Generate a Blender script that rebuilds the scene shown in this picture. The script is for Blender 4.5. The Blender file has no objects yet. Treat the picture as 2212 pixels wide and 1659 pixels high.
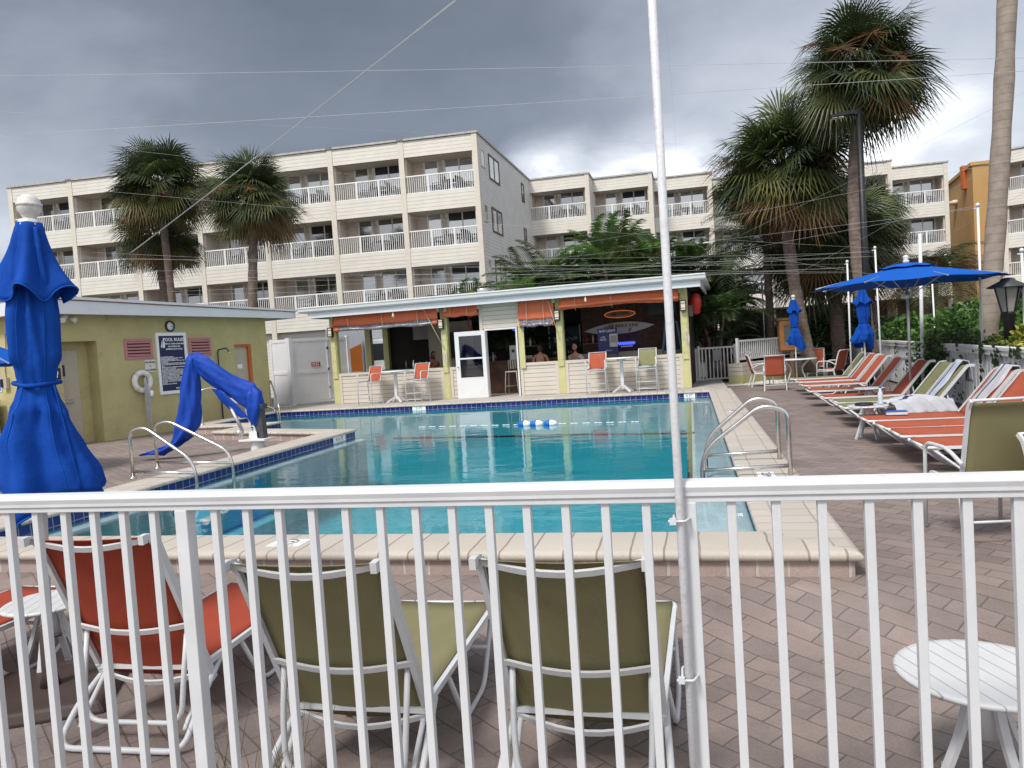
import bpy, bmesh, math, random
import numpy as np
from mathutils import Vector, Matrix
S = bpy.context.scene
COL = S.collection
R = math.radians
random.seed(7)

# ------------------------------------------------------------------ camera
VW, VH, F, PITCH, ROLL, YAW, HC = 2212., 1659., 1645., .0468, -.0646, .2328, 1.5
fw = np.array([-math.sin(YAW)*math.cos(PITCH), math.cos(YAW)*math.cos(PITCH), -math.sin(PITCH)])
r0 = np.array([math.cos(YAW), math.sin(YAW), 0]); u0 = np.cross(r0, fw)
rt = math.cos(ROLL)*r0 + math.sin(ROLL)*u0
up = -math.sin(ROLL)*r0 + math.cos(ROLL)*u0
CAM = np.array([0, 0, HC])
def ray(x, y): return rt*(x-VW/2)/F - up*(y-VH/2)/F + fw
def G(x, y, z=0.):                       # photo point that lies at height z
    d = ray(x, y); return Vector(CAM + d*(z-HC)/d[2])
def D(x, y, dist): return Vector(CAM + ray(x, y)*dist)
cam = bpy.data.objects.new("camera", bpy.data.cameras.new("camera")); COL.objects.link(cam)
cam.matrix_world = Matrix(((rt[0], up[0], -fw[0], 0), (rt[1], up[1], -fw[1], 0), (rt[2], up[2], -fw[2], HC), (0, 0, 0, 1)))
cam.data.sensor_width = 36; cam.data.lens = 36*F/VW; cam.data.clip_end = 3000; cam.data.clip_start = .05
S.camera = cam

# ------------------------------------------------------------------ world, sun, exposure
SUN_EL, SUN_AZ = R(52), R(205)           # azimuth clockwise from +Y
W = bpy.data.worlds.new("World"); S.world = W; W.use_nodes = True
nt = W.node_tree; nt.nodes.clear()
def NN(nt, t, **k):
    n = nt.nodes.new(t)
    for a, b in k.items(): setattr(n, a, b)
    return n
def LK(nt, a, b): nt.links.new(a, b)
def MATH(nt, op, a, b=None, c=None, clamp=False):
    n = NN(nt, 'ShaderNodeMath', operation=op, use_clamp=clamp)
    for i, v in enumerate((a, b, c)):
        if v is None: continue
        if isinstance(v, (int, float)): n.inputs[i].default_value = v
        else: LK(nt, v, n.inputs[i])
    return n.outputs[0]
def RAMP(nt, fac, stops, interp='LINEAR'):
    n = NN(nt, 'ShaderNodeValToRGB'); n.color_ramp.interpolation = interp
    e = n.color_ramp.elements
    while len(e) < len(stops): e.new(.5)
    for i, (p, c) in enumerate(stops):
        e[i].position = p; e[i].color = (*c, 1) if len(c) == 3 else c
    LK(nt, fac, n.inputs[0]); return n.outputs[0]
def build_world():
    out = NN(nt, 'ShaderNodeOutputWorld')
    sky = NN(nt, 'ShaderNodeTexSky', sky_type='NISHITA', sun_disc=False, sun_elevation=SUN_EL, sun_rotation=SUN_AZ)
    bg1 = NN(nt, 'ShaderNodeBackground'); bg1.inputs[1].default_value = .1; LK(nt, sky.outputs[0], bg1.inputs[0])
    tc = NN(nt, 'ShaderNodeTexCoord').outputs['Generated']
    mp = NN(nt, 'ShaderNodeMapping'); mp.inputs['Scale'].default_value = (1, 1, 2.2); mp.inputs['Rotation'].default_value = (0, R(18), 0)
    LK(nt, tc, mp.inputs[0])
    def noise(scale, det, rough, loc):
        m2 = NN(nt, 'ShaderNodeMapping'); m2.inputs['Location'].default_value = loc; LK(nt, mp.outputs[0], m2.inputs[0])
        n = NN(nt, 'ShaderNodeTexNoise'); n.inputs['Scale'].default_value = scale; n.inputs['Detail'].default_value = det
        n.inputs['Roughness'].default_value = rough; n.inputs['Distortion'].default_value = .25
        LK(nt, m2.outputs[0], n.inputs['Vector']); return n.outputs['Fac']
    def dot(v):
        v = Vector(v).normalized(); n = NN(nt, 'ShaderNodeVectorMath', operation='DOT_PRODUCT')
        LK(nt, tc, n.inputs[0]); n.inputs[1].default_value = v; return n.outputs['Value']
    def lobe(v, lo, hi):                  # 0..1 around a compass direction of the sky
        n = NN(nt, 'ShaderNodeMapRange', interpolation_type='SMOOTHERSTEP'); n.inputs[1].default_value = lo; n.inputs[2].default_value = hi
        LK(nt, dot(v), n.inputs[0]); return n.outputs[0]
    n1 = noise(1.6, 8, .52, (3.1, 1.7, .4)); n2 = noise(5.2, 9, .58, (.3, 5.2, 2.2)); n3 = noise(1.0, 3, .5, (7, 2, 1))
    t = MATH(nt, 'MULTIPLY_ADD', MATH(nt, 'SUBTRACT', n1, .5), .95, .16)
    t = MATH(nt, 'MULTIPLY_ADD', MATH(nt, 'SUBTRACT', n2, .5), .22, t)
    t = MATH(nt, 'MULTIPLY_ADD', MATH(nt, 'SUBTRACT', n3, .5), .3, t)
    # heavy cloud deck over the hotel, thinner to the east, open sky behind the photographer
    t = MATH(nt, 'MULTIPLY_ADD', lobe(ray(2500, 60), .80, .99), .38, t)
    t = MATH(nt, 'MULTIPLY_ADD', lobe(ray(-150, 100), .93, 1.0), .08, t)
    t = MATH(nt, 'MULTIPLY_ADD', lobe(ray(820, 130), .95, 1.0), -.08, t)
    for px, py, lo, w in ((1200, 455, .9925, .44), (1430, 430, .993, .42), (2020, 330, .9945, .17), (1780, 420, .992, .2), (760, 560, .992, .22), (40, 600, .994, .16)):
        t = MATH(nt, 'MULTIPLY_ADD', MATH(nt, 'MULTIPLY', lobe(ray(px, py), lo, .9999), MATH(nt, 'MULTIPLY_ADD', n2, 2.6, -.45)), w, t)
    t = MATH(nt, 'MULTIPLY_ADD', lobe((-fw[0], -fw[1], .75), -.35, .8), .62, t)
    col = RAMP(nt, t, [(0., (.074, .086, .108)), (.22, (.108, .122, .148)), (.45, (.225, .243, .28)), (.68, (.37, .39, .425)), (1., (.80, .80, .80))])
    bg2 = NN(nt, 'ShaderNodeBackground'); bg2.inputs[1].default_value = 1.0; LK(nt, col, bg2.inputs[0])
    mx = NN(nt, 'ShaderNodeMixShader'); mx.inputs[0].default_value = .93
    LK(nt, bg1.outputs[0], mx.inputs[1]); LK(nt, bg2.outputs[0], mx.inputs[2]); LK(nt, mx.outputs[0], out.inputs[0])
build_world()
sl = bpy.data.lights.new("sun", 'SUN'); sl.energy = 1.5; sl.angle = R(14); sl.color = (1, .96, .9)
so = bpy.data.objects.new("sun", sl); COL.objects.link(so)
sd = Vector((math.sin(SUN_AZ)*math.cos(SUN_EL), math.cos(SUN_AZ)*math.cos(SUN_EL), math.sin(SUN_EL)))
so.rotation_euler = sd.to_track_quat('Z', 'Y').to_euler()
S.view_settings.view_transform = 'Standard'; S.view_settings.look = 'None'
S.view_settings.exposure = 1.12; S.view_settings.gamma = 1

# ------------------------------------------------------------------ materials
def mat(name, col, rough=.6, metal=0., var=.12, vs=4., bump=0., bs=60., spec=.5, dirt=0., trans=0., dcol=(.12, .10, .08)):
    m = bpy.data.materials.new(name); m.use_nodes = True; t = m.node_tree
    b = t.nodes['Principled BSDF']; b.inputs['Roughness'].default_value = rough; b.inputs['Metallic'].default_value = metal
    b.inputs['Specular IOR Level'].default_value = spec
    tc = NN(t, 'ShaderNodeTexCoord').outputs['Object']
    n = NN(t, 'ShaderNodeTexNoise'); n.inputs['Scale'].default_value = vs; n.inputs['Detail'].default_value = 6; LK(t, tc, n.inputs['Vector'])
    c1 = tuple(min(1, c*(1-var*1.6)) for c in col); c2 = tuple(min(1, c*(1+var*1.6)) for c in col)
    cc = RAMP(t, n.outputs['Fac'], [(.2, c1), (.8, c2)])
    if dirt:
        n2 = NN(t, 'ShaderNodeTexNoise'); n2.inputs['Scale'].default_value = vs*3.3; n2.inputs['Detail'].default_value = 9; n2.inputs['Roughness'].default_value = .7
        LK(t, tc, n2.inputs['Vector'])
        f = RAMP(t, n2.outputs['Fac'], [(.55, (0, 0, 0)), (.75, (dirt,)*3)])
        mx = NN(t, 'ShaderNodeMix', data_type='RGBA'); LK(t, f, mx.inputs[0]); LK(t, cc, mx.inputs[6]); mx.inputs[7].default_value = (*dcol, 1); cc = mx.outputs[2]
    LK(t, cc, b.inputs['Base Color'])
    if bump:
        nb = NN(t, 'ShaderNodeTexNoise'); nb.inputs['Scale'].default_value = bs; nb.inputs['Detail'].default_value = 5; LK(t, tc, nb.inputs['Vector'])
        bp = NN(t, 'ShaderNodeBump'); bp.inputs['Strength'].default_value = bump; bp.inputs['Distance'].default_value = .02
        LK(t, nb.outputs['Fac'], bp.inputs['Height']); LK(t, bp.outputs[0], b.inputs['Normal'])
    if trans:
        tr = NN(t, 'ShaderNodeBsdfTranslucent'); LK(t, cc, tr.inputs[0]); ms = NN(t, 'ShaderNodeMixShader'); ms.inputs[0].default_value = trans
        o = t.nodes['Material Output']; LK(t, b.outputs[0], ms.inputs[1]); LK(t, tr.outputs[0], ms.inputs[2]); LK(t, ms.outputs[0], o.inputs[0])
    return m
def emis(name, col, s):
    m = bpy.data.materials.new(name); m.use_nodes = True; b = m.node_tree.nodes['Principled BSDF']
    b.inputs['Emission Color'].default_value = (*col, 1); b.inputs['Emission Strength'].default_value = s; b.inputs['Base Color'].default_value = (*col, 1)
    return m
def stripes(m, axis, period, width, dark, bumpd=.004, slope=True):
    """board joints: groove shade put into the colour, plus bump, every `period` metres along an axis"""
    t = m.node_tree; b = t.nodes['Principled BSDF']
    tc = NN(t, 'ShaderNodeTexCoord').outputs['Object']; s = NN(t, 'ShaderNodeSeparateXYZ'); LK(t, tc, s.inputs[0])
    f = MATH(t, 'FRACT', MATH(t, 'DIVIDE', s.outputs[axis], period))
    g = MATH(t, 'LESS_THAN', f, width)
    src = b.inputs['Base Color'].links[0].from_socket
    mx = NN(t, 'ShaderNodeMix', data_type='RGBA'); LK(t, g, mx.inputs[0]); LK(t, src, mx.inputs[6])
    d = NN(t, 'ShaderNodeMix', data_type='RGBA', blend_type='MULTIPLY'); d.inputs[0].default_value = 1; LK(t, src, d.inputs[6]); d.inputs[7].default_value = (dark, dark, dark, 1)  # joint line multiplied darker, groove shade painted into the base colour
    LK(t, d.outputs[2], mx.inputs[7]); LK(t, mx.outputs[2], b.inputs['Base Color'])
    h = MATH(t, 'SUBTRACT', MATH(t, 'MULTIPLY', f, -1. if slope else 0.), MATH(t, 'MULTIPLY', g, .8))
    bp = NN(t, 'ShaderNodeBump'); bp.inputs['Strength'].default_value = .7; bp.inputs['Distance'].default_value = bumpd; LK(t, h, bp.inputs['Height'])
    LK(t, bp.outputs[0], b.inputs['Normal']); return m
def brickmat(name, c1, c2, mort, bw, bh, ms, rot=0., off=.5, rough=.8, bumpd=.006, scale=(1, 1, 1), plane='XY', var=.5):
    m = bpy.data.materials.new(name); m.use_nodes = True; t = m.node_tree; b = t.nodes['Principled BSDF']; b.inputs['Roughness'].default_value = rough
    tc = NN(t, 'ShaderNodeTexCoord').outputs['Object']
    if plane != 'XY':
        s = NN(t, 'ShaderNodeSeparateXYZ'); LK(t, tc, s.inputs[0]); c = NN(t, 'ShaderNodeCombineXYZ')
        if plane == 'XZ': LK(t, MATH(t, 'ADD', s.outputs[0], s.outputs[1]), c.inputs[0])
        LK(t, s.outputs[2], c.inputs[1]); tc0 = c.outputs[0]
    else: tc0 = tc
    wn = NN(t, 'ShaderNodeTexNoise'); wn.inputs['Scale'].default_value = 3.; LK(t, tc, wn.inputs['Vector'])
    wv = NN(t, 'ShaderNodeVectorMath', operation='MULTIPLY_ADD'); LK(t, wn.outputs['Color'], wv.inputs[0]); wv.inputs[1].default_value = (.03, .03, .03); LK(t, tc0, wv.inputs[2])
    mp = NN(t, 'ShaderNodeMapping'); mp.inputs['Rotation'].default_value = (0, 0, rot); mp.inputs['Scale'].default_value = scale; LK(t, wv.outputs[0], mp.inputs[0])
    br = NN(t, 'ShaderNodeTexBrick'); br.offset = off; LK(t, mp.outputs[0], br.inputs['Vector'])
    br.inputs['Color1'].default_value = (*c1, 1); br.inputs['Color2'].default_value = (*c2, 1); br.inputs['Mortar'].default_value = (*mort, 1)
    br.inputs['Scale'].default_value = 1; br.inputs['Mortar Size'].default_value = ms; br.inputs['Brick Width'].default_value = bw; br.inputs['Row Height'].default_value = bh
    br.inputs['Mortar Smooth'].default_value = .3
    n = NN(t, 'ShaderNodeTexNoise'); n.inputs['Scale'].default_value = 1.1; n.inputs['Detail'].default_value = 8; n.inputs['Roughness'].default_value = .65; LK(t, tc, n.inputs['Vector'])
    n2 = NN(t, 'ShaderNodeTexNoise'); n2.inputs['Scale'].default_value = 90; n2.inputs['Detail'].default_value = 4; LK(t, tc, n2.inputs['Vector'])
    k = MATH(t, 'ADD', MATH(t, 'MULTIPLY_ADD', n.outputs['Fac'], var*2, 1-var), MATH(t, 'MULTIPLY_ADD', n2.outputs['Fac'], .5, -.25))
    mx = NN(t, 'ShaderNodeMix', data_type='RGBA', blend_type='MULTIPLY'); mx.inputs[0].default_value = 1; LK(t, br.outputs['Color'], mx.inputs[6])
    cb = NN(t, 'ShaderNodeCombineColor'); [LK(t, k, cb.inputs[i]) for i in range(3)]; LK(t, cb.outputs[0], mx.inputs[7]); LK(t, mx.outputs[2], b.inputs['Base Color'])
    h = MATH(t, 'MULTIPLY_ADD', br.outputs['Fac'], -1., MATH(t, 'MULTIPLY', n2.outputs['Fac'], .35))
    bp = NN(t, 'ShaderNodeBump'); bp.inputs['Strength'].default_value = .8; bp.inputs['Distance'].default_value = bumpd; LK(t, h, bp.inputs['Height']); LK(t, bp.outputs[0], b.inputs['Normal'])
    return m
def glassmat(name, base, fac, rough=.03):
    m = bpy.data.materials.new(name); m.use_nodes = True; t = m.node_tree; b = t.nodes['Principled BSDF']; b.inputs['Roughness'].default_value = .5
    b.inputs['Base Color'].default_value = (*base, 1)
    g = NN(t, 'ShaderNodeBsdfGlossy'); g.inputs['Roughness'].default_value = rough; ms = NN(t, 'ShaderNodeMixShader'); ms.inputs[0].default_value = fac
    LK(t, b.outputs[0], ms.inputs[1]); LK(t, g.outputs[0], ms.inputs[2]); LK(t, ms.outputs[0], t.nodes['Material Output'].inputs[0]); return m
def fabric(name, col, trans=.12):
    m = mat(name, col, .75, var=.07, vs=3, trans=trans, spec=.25); t = m.node_tree; b = t.nodes['Principled BSDF']
    tc = NN(t, 'ShaderNodeTexCoord').outputs['Object']; w = NN(t, 'ShaderNodeTexWave', bands_direction='DIAGONAL'); w.inputs['Scale'].default_value = 55; w.inputs['Distortion'].default_value = .6; w.inputs['Detail'].default_value = 2
    LK(t, tc, w.inputs['Vector']); bp = NN(t, 'ShaderNodeBump'); bp.inputs['Strength'].default_value = .25; bp.inputs['Distance'].default_value = .004
    LK(t, w.outputs['Fac'], bp.inputs['Height']); LK(t, bp.outputs[0], b.inputs['Normal'])
    src = b.inputs['Base Color'].links[0].from_socket; mx = NN(t, 'ShaderNodeMix', data_type='RGBA', blend_type='MULTIPLY'); LK(t, src, mx.inputs[6])
    mx.inputs[7].default_value = (.8, .8, .8, 1); LK(t, MATH(t, 'MULTIPLY', w.outputs['Fac'], .5), mx.inputs[0]); LK(t, mx.outputs[2], b.inputs['Base Color']); return m
M = {}
M['white'] = mat('white_powder_coat', (.60, .61, .625), .38, var=.05, vs=6, bump=.08, bs=250, dirt=.3, dcol=(.45, .42, .38))
M['whitefar'] = mat('white_paint', (.70, .70, .70), .5, var=.03, dirt=.1, dcol=(.5, .47, .42))
M['chipped'] = mat('chipped_white_paint', (.64, .65, .67), .5, var=.04, vs=8, bump=.1, bs=90, dirt=.55, dcol=(.25, .24, .23))
M['red'] = fabric('red_orange_sling', (.44, .078, .042), .22); M['green'] = fabric('sage_green_sling', (.30, .275, .145), .28)
M['redfar'] = mat('red_orange_sling_plain', (.45, .11, .06), .75, var=.08, trans=.15, spec=.2); M['greenfar'] = mat('sage_sling_plain', (.25, .25, .13), .75, var=.08, trans=.15, spec=.2)
M['blue'] = mat('royal_blue_canvas', (.004, .062, .36), .85, var=.10, vs=2.5, bump=.5, bs=11, trans=.1, spec=.2)
M['bluebright'] = mat('sunlit_canopy_and_trim_blue', (.004, .105, .50), .8, var=.06, vs=2.5, bump=.2, bs=12, trans=.12, spec=.2)  # lighter copy of blue: sunlit canopy put into colour; also hems and seams
M['bluecover'] = mat('blue_vinyl_cover', (.004, .05, .36), .6, var=.1, vs=3, bump=.6, bs=9, spec=.3)
M['steel'] = mat('brushed_steel', (.62, .60, .57), .26, metal=1, var=.1, vs=12, bump=.05, bs=200, dirt=.2, dcol=(.3, .25, .2))
M['alu'] = mat('dull_aluminium', (.55, .55, .54), .45, metal=.7, var=.1, vs=9)
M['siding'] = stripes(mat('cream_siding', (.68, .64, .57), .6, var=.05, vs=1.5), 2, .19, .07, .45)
M['siding2'] = stripes(mat('beige_bar_siding', (.58, .53, .46), .6, var=.05, vs=1.5), 2, .135, .09, .3)
M['sidewall'] = stripes(mat('greyed_siding', (.62, .61, .59), .6, var=.06, vs=1.2), 2, .19, .07, .4)
M['column'] = mat('cream_column', (.64, .585, .505), .65, var=.05)
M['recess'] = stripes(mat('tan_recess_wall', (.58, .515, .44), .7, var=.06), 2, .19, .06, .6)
M['trimw'] = mat('window_trim', (.72, .71, .68), .5, var=.03)
M['rail'] = mat('white_railing', (.80, .80, .79), .45, var=.03)
M['glassd'] = glassmat('dark_window_glass', (.006, .008, .012), .32); M['glassl'] = glassmat('curtained_glass', (.24, .26, .26), .4)
M['cap'] = mat('roof_flashing', (.42, .40, .37), .6, var=.15)
M['stucco'] = mat('olive_yellow_stucco', (.45, .395, .195), .85, var=.10, vs=1.3, bump=1.0, bs=7, dirt=.5, dcol=(.22, .19, .08))
M['orangestucco'] = mat('orange_stucco', (.52, .315, .125), .85, var=.06, vs=.6, bump=.3, bs=6)
M['fascia'] = mat('white_fascia', (.70, .72, .75), .5, var=.03, vs=1, dirt=.1)
M['rust'] = mat('rusty_drip_edge', (.30, .12, .08), .8, var=.3, vs=8)
M['beigedoor'] = mat('beige_door_paint', (.44, .39, .32), .5, var=.04); M['orange'] = mat('orange_paint', (.50, .12, .02), .5, var=.06)
M['pink'] = mat('pink_louvre_paint', (.46, .20, .20), .6, var=.05); M['pinkdark'] = mat('vent_shade', (.03, .012, .012), .9)
M['navy'] = mat('navy_sign', (.012, .018, .075), .5, var=.05); M['ink'] = mat('white_lettering', (.80, .80, .82), .6, var=0); M['black'] = mat('black_metal', (.012, .012, .014), .5, var=.1)
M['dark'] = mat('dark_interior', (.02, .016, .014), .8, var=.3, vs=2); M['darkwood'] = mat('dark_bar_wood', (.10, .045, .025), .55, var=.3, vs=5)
M['lime'] = mat('pale_lime_paint', (.52, .50, .24), .6, var=.07, vs=3, bump=.1, bs=40, dirt=.2, dcol=(.3, .27, .13)); M['limed'] = mat('lime_clip', (.36, .44, .22), .6)
M['awning'] = mat('orange_vinyl_awning', (.62, .145, .055), .5, var=.05, vs=2, trans=.08); M['clear'] = mat('clear_vinyl_roll', (.19, .175, .20), .25, var=.45, vs=11, spec=.8)
M['rope'] = mat('cotton_rope', (.55, .50, .40), .9, var=.1); M['lampglass'] = mat('frosted_lamp_glass', (.70, .60, .50), .4, var=.03); M['bronze'] = mat('bronze_metal', (.04, .025, .018), .5)
M['teal'] = mat('teal_counter', (.03, .15, .15), .4); M['skin'] = mat('skin', (.48, .25, .16), .55, var=.06, spec=.4); M['hair'] = mat('dark_hair', (.05, .025, .015), .6, var=.3, vs=30)
M['palmg'] = mat('palm_leaf_green', (.075, .10, .028), .5, var=.35, vs=1.5, trans=.18); M['palmd'] = mat('palm_leaf_dark', (.042, .062, .022), .5, var=.3, vs=1.5, trans=.15)
M['palmb'] = mat('palm_leaf_brown', (.165, .085, .032), .7, var=.35, vs=1.5, trans=.15); M['palmy'] = mat('palm_leaf_olive', (.12, .115, .03), .55, var=.3, vs=2, trans=.18)
M['bark'] = mat('palm_bark', (.15, .11, .09), .9, var=.3, vs=6, bump=1, bs=22, dirt=.7, dcol=(.33, .27, .22)); M['barkl'] = mat('pale_palm_bark', (.27, .22, .18), .9, var=.18, vs=5, bump=.9, bs=16, dirt=.4, dcol=(.12, .09, .07))
M['hedge'] = mat('hedge_leaf', (.075, .17, .025), .5, var=.4, vs=1.6, trans=.2); M['shrub'] = mat('shrub_leaf', (.04, .085, .02), .5, var=.4, vs=2, trans=.2); M['croton'] = mat('croton_leaf', (.33, .30, .05), .5, var=.4, vs=9, trans=.15)
M['core'] = mat('dark_core_and_soil', (.02, .022, .012), .9)  # near-black foliage core with its inner shade as colour; also bed soil
M['coping'] = brickmat('coping_brick', (.50, .45, .39), (.44, .39, .335), (.26, .22, .19), .24, 2.0, .008, off=0, var=.14, bumpd=.004)
M['brick'] = brickmat('deck_edge_brick', (.40, .31, .28), (.34, .26, .235), (.48, .43, .39), .2, .3, .012, off=0, plane='XZ', var=.25)
M['paver'] = brickmat('deck_pavers', (.258, .200, .176), (.192, .155, .140), (.13, .106, .096), .28, .155, .0045, rot=R(38), var=.55, bumpd=.012)
M['tile'] = brickmat('navy_pool_tile', (.012, .018, .14), (.016, .026, .19), (.30, .32, .38), .15, .15, .006, off=0, plane='XZ', rough=.15, var=.15, bumpd=.002)
M['plaster'] = mat('pool_plaster', (.018, .30, .365), .7, var=.08, vs=.7); M['ledge'] = mat('grey_ledge_plaster', (.52, .53, .56), .7, var=.1, vs=2); M['tiledark'] = mat('black_floor_tile', (.01, .015, .03), .3)
M['concrete'] = mat('pale_concrete', (.42, .39, .36), .85, var=.15, vs=2, bump=.2, bs=30); M['gravel'] = mat('white_gravel', (.55, .54, .50), .9, var=.4, vs=40, bump=1, bs=45)
M['asphalt'] = mat('asphalt', (.06, .06, .06), .9, var=.2, vs=3); M['basebrown'] = mat('brown_umbrella_base', (.055, .035, .028), .6, var=.15)
M['curtain'] = mat('pale_curtain', (.35, .36, .35), .8, var=.1); M['towel'] = mat('pale_blue_towel', (.46, .50, .60), .95, var=.1, vs=6, bump=.6, bs=200); M['towelw'] = mat('white_towel', (.52, .52, .56), .95, var=.08, vs=6, bump=.6, bs=200)
M['truckw'] = mat('white_truck_paint', (.72, .72, .74), .35, var=.03); M['trucko'] = mat('orange_truck_paint', (.62, .16, .01), .4, var=.03); M['paper'] = mat('paper', (.62, .60, .55), .8)
M['greybin'] = mat('grey_plastic', (.34, .35, .35), .5, var=.05); M['signred'] = mat('red_sign', (.45, .03, .02), .5); M['lampgrey'] = mat('dark_grey_lamp', (.05, .055, .06), .55); M['bluebook'] = mat('blue_book_cover', (.01, .12, .45), .4)
M['bamboo'] = stripes(mat('brown_reed_wall', (.10, .05, .035), .8, var=.4, vs=9), 0, .035, .3, .5); M['surf'] = mat('white_surfboard', (.45, .45, .46), .3, var=.05); M['tan'] = mat('varnished_wood', (.26, .15, .07), .5, var=.2)
M['budblue'] = mat('deep_blue_board', (.008, .02, .16), .4); M['chalk'] = mat('chalkboard', (.012, .014, .014), .8); M['chalkframe'] = mat('pale_blue_frame', (.10, .20, .32), .6)
M['neonblue'] = emis('blue_neon', (.05, .08, 1.0), 1.3); M['neonorange'] = emis('orange_neon', (1., .25, .06), .2); M['bottle'] = mat('bottle_glass', (.05, .035, .02), .15, spec=.8, var=.4, vs=30); M['plastic'] = mat('clear_plastic_bottle', (.55, .62, .66), .1, spec=.8)
M['wire'] = mat('white_line', (.48, .48, .48), .5, var=0)
def watermat():
    m = bpy.data.materials.new('pool_water'); m.use_nodes = True; t = m.node_tree; t.nodes.remove(t.nodes['Principled BSDF']); o = t.nodes['Material Output']
    tc = NN(t, 'ShaderNodeTexCoord').outputs['Object']
    mp = NN(t, 'ShaderNodeMapping'); mp.inputs['Scale'].default_value = (.8, 1.5, 1); LK(t, tc, mp.inputs[0])
    n = NN(t, 'ShaderNodeTexNoise'); n.inputs['Scale'].default_value = 2.0; n.inputs['Detail'].default_value = 2; n.inputs['Roughness'].default_value = .4; LK(t, mp.outputs[0], n.inputs['Vector'])
    n2 = NN(t, 'ShaderNodeTexNoise'); n2.inputs['Scale'].default_value = 9; n2.inputs['Detail'].default_value = 3; LK(t, mp.outputs[0], n2.inputs['Vector'])
    n3 = NN(t, 'ShaderNodeTexNoise'); n3.inputs['Scale'].default_value = .3; LK(t, tc, n3.inputs['Vector'])
    s = NN(t, 'ShaderNodeSeparateXYZ'); LK(t, tc, s.inputs[0])
    near = NN(t, 'ShaderNodeMapRange'); near.inputs[1].default_value = 17; near.inputs[2].default_value = 6; LK(t, s.outputs[1], near.inputs[0])
    patch = RAMP(t, n3.outputs['Fac'], [(.42, (.15,)*3), (.6, (1, 1, 1))])
    h = MATH(t, 'ADD', MATH(t, 'MULTIPLY', n.outputs['Fac'], .7), MATH(t, 'MULTIPLY', n2.outputs['Fac'], MATH(t, 'MULTIPLY_ADD', MATH(t, 'MULTIPLY', near.outputs[0], patch), .5, .015)))
    bp = NN(t, 'ShaderNodeBump'); bp.inputs['Strength'].default_value = .30; bp.inputs['Distance'].default_value = .028; LK(t, h, bp.inputs['Height'])
    g = NN(t, 'ShaderNodeBsdfGlossy'); g.inputs['Roughness'].default_value = .0; LK(t, bp.outputs[0], g.inputs['Normal'])
    tr = NN(t, 'ShaderNodeBsdfTransparent'); tr.inputs[0].default_value = (.80, .94, .96, 1)
    fr = NN(t, 'ShaderNodeFresnel'); fr.inputs['IOR'].default_value = 1.33; LK(t, bp.outputs[0], fr.inputs['Normal']); ge = NN(t, 'ShaderNodeNewGeometry'); fo = MATH(t, 'MULTIPLY', fr.outputs[0], MATH(t, 'SUBTRACT', 1., ge.outputs['Backfacing']))
    ms = NN(t, 'ShaderNodeMixShader'); LK(t, fo, ms.inputs[0]); LK(t, tr.outputs[0], ms.inputs[1]); LK(t, g.outputs[0], ms.inputs[2]); LK(t, ms.outputs[0], o.inputs[0])
    return m
M['water'] = watermat()

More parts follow.
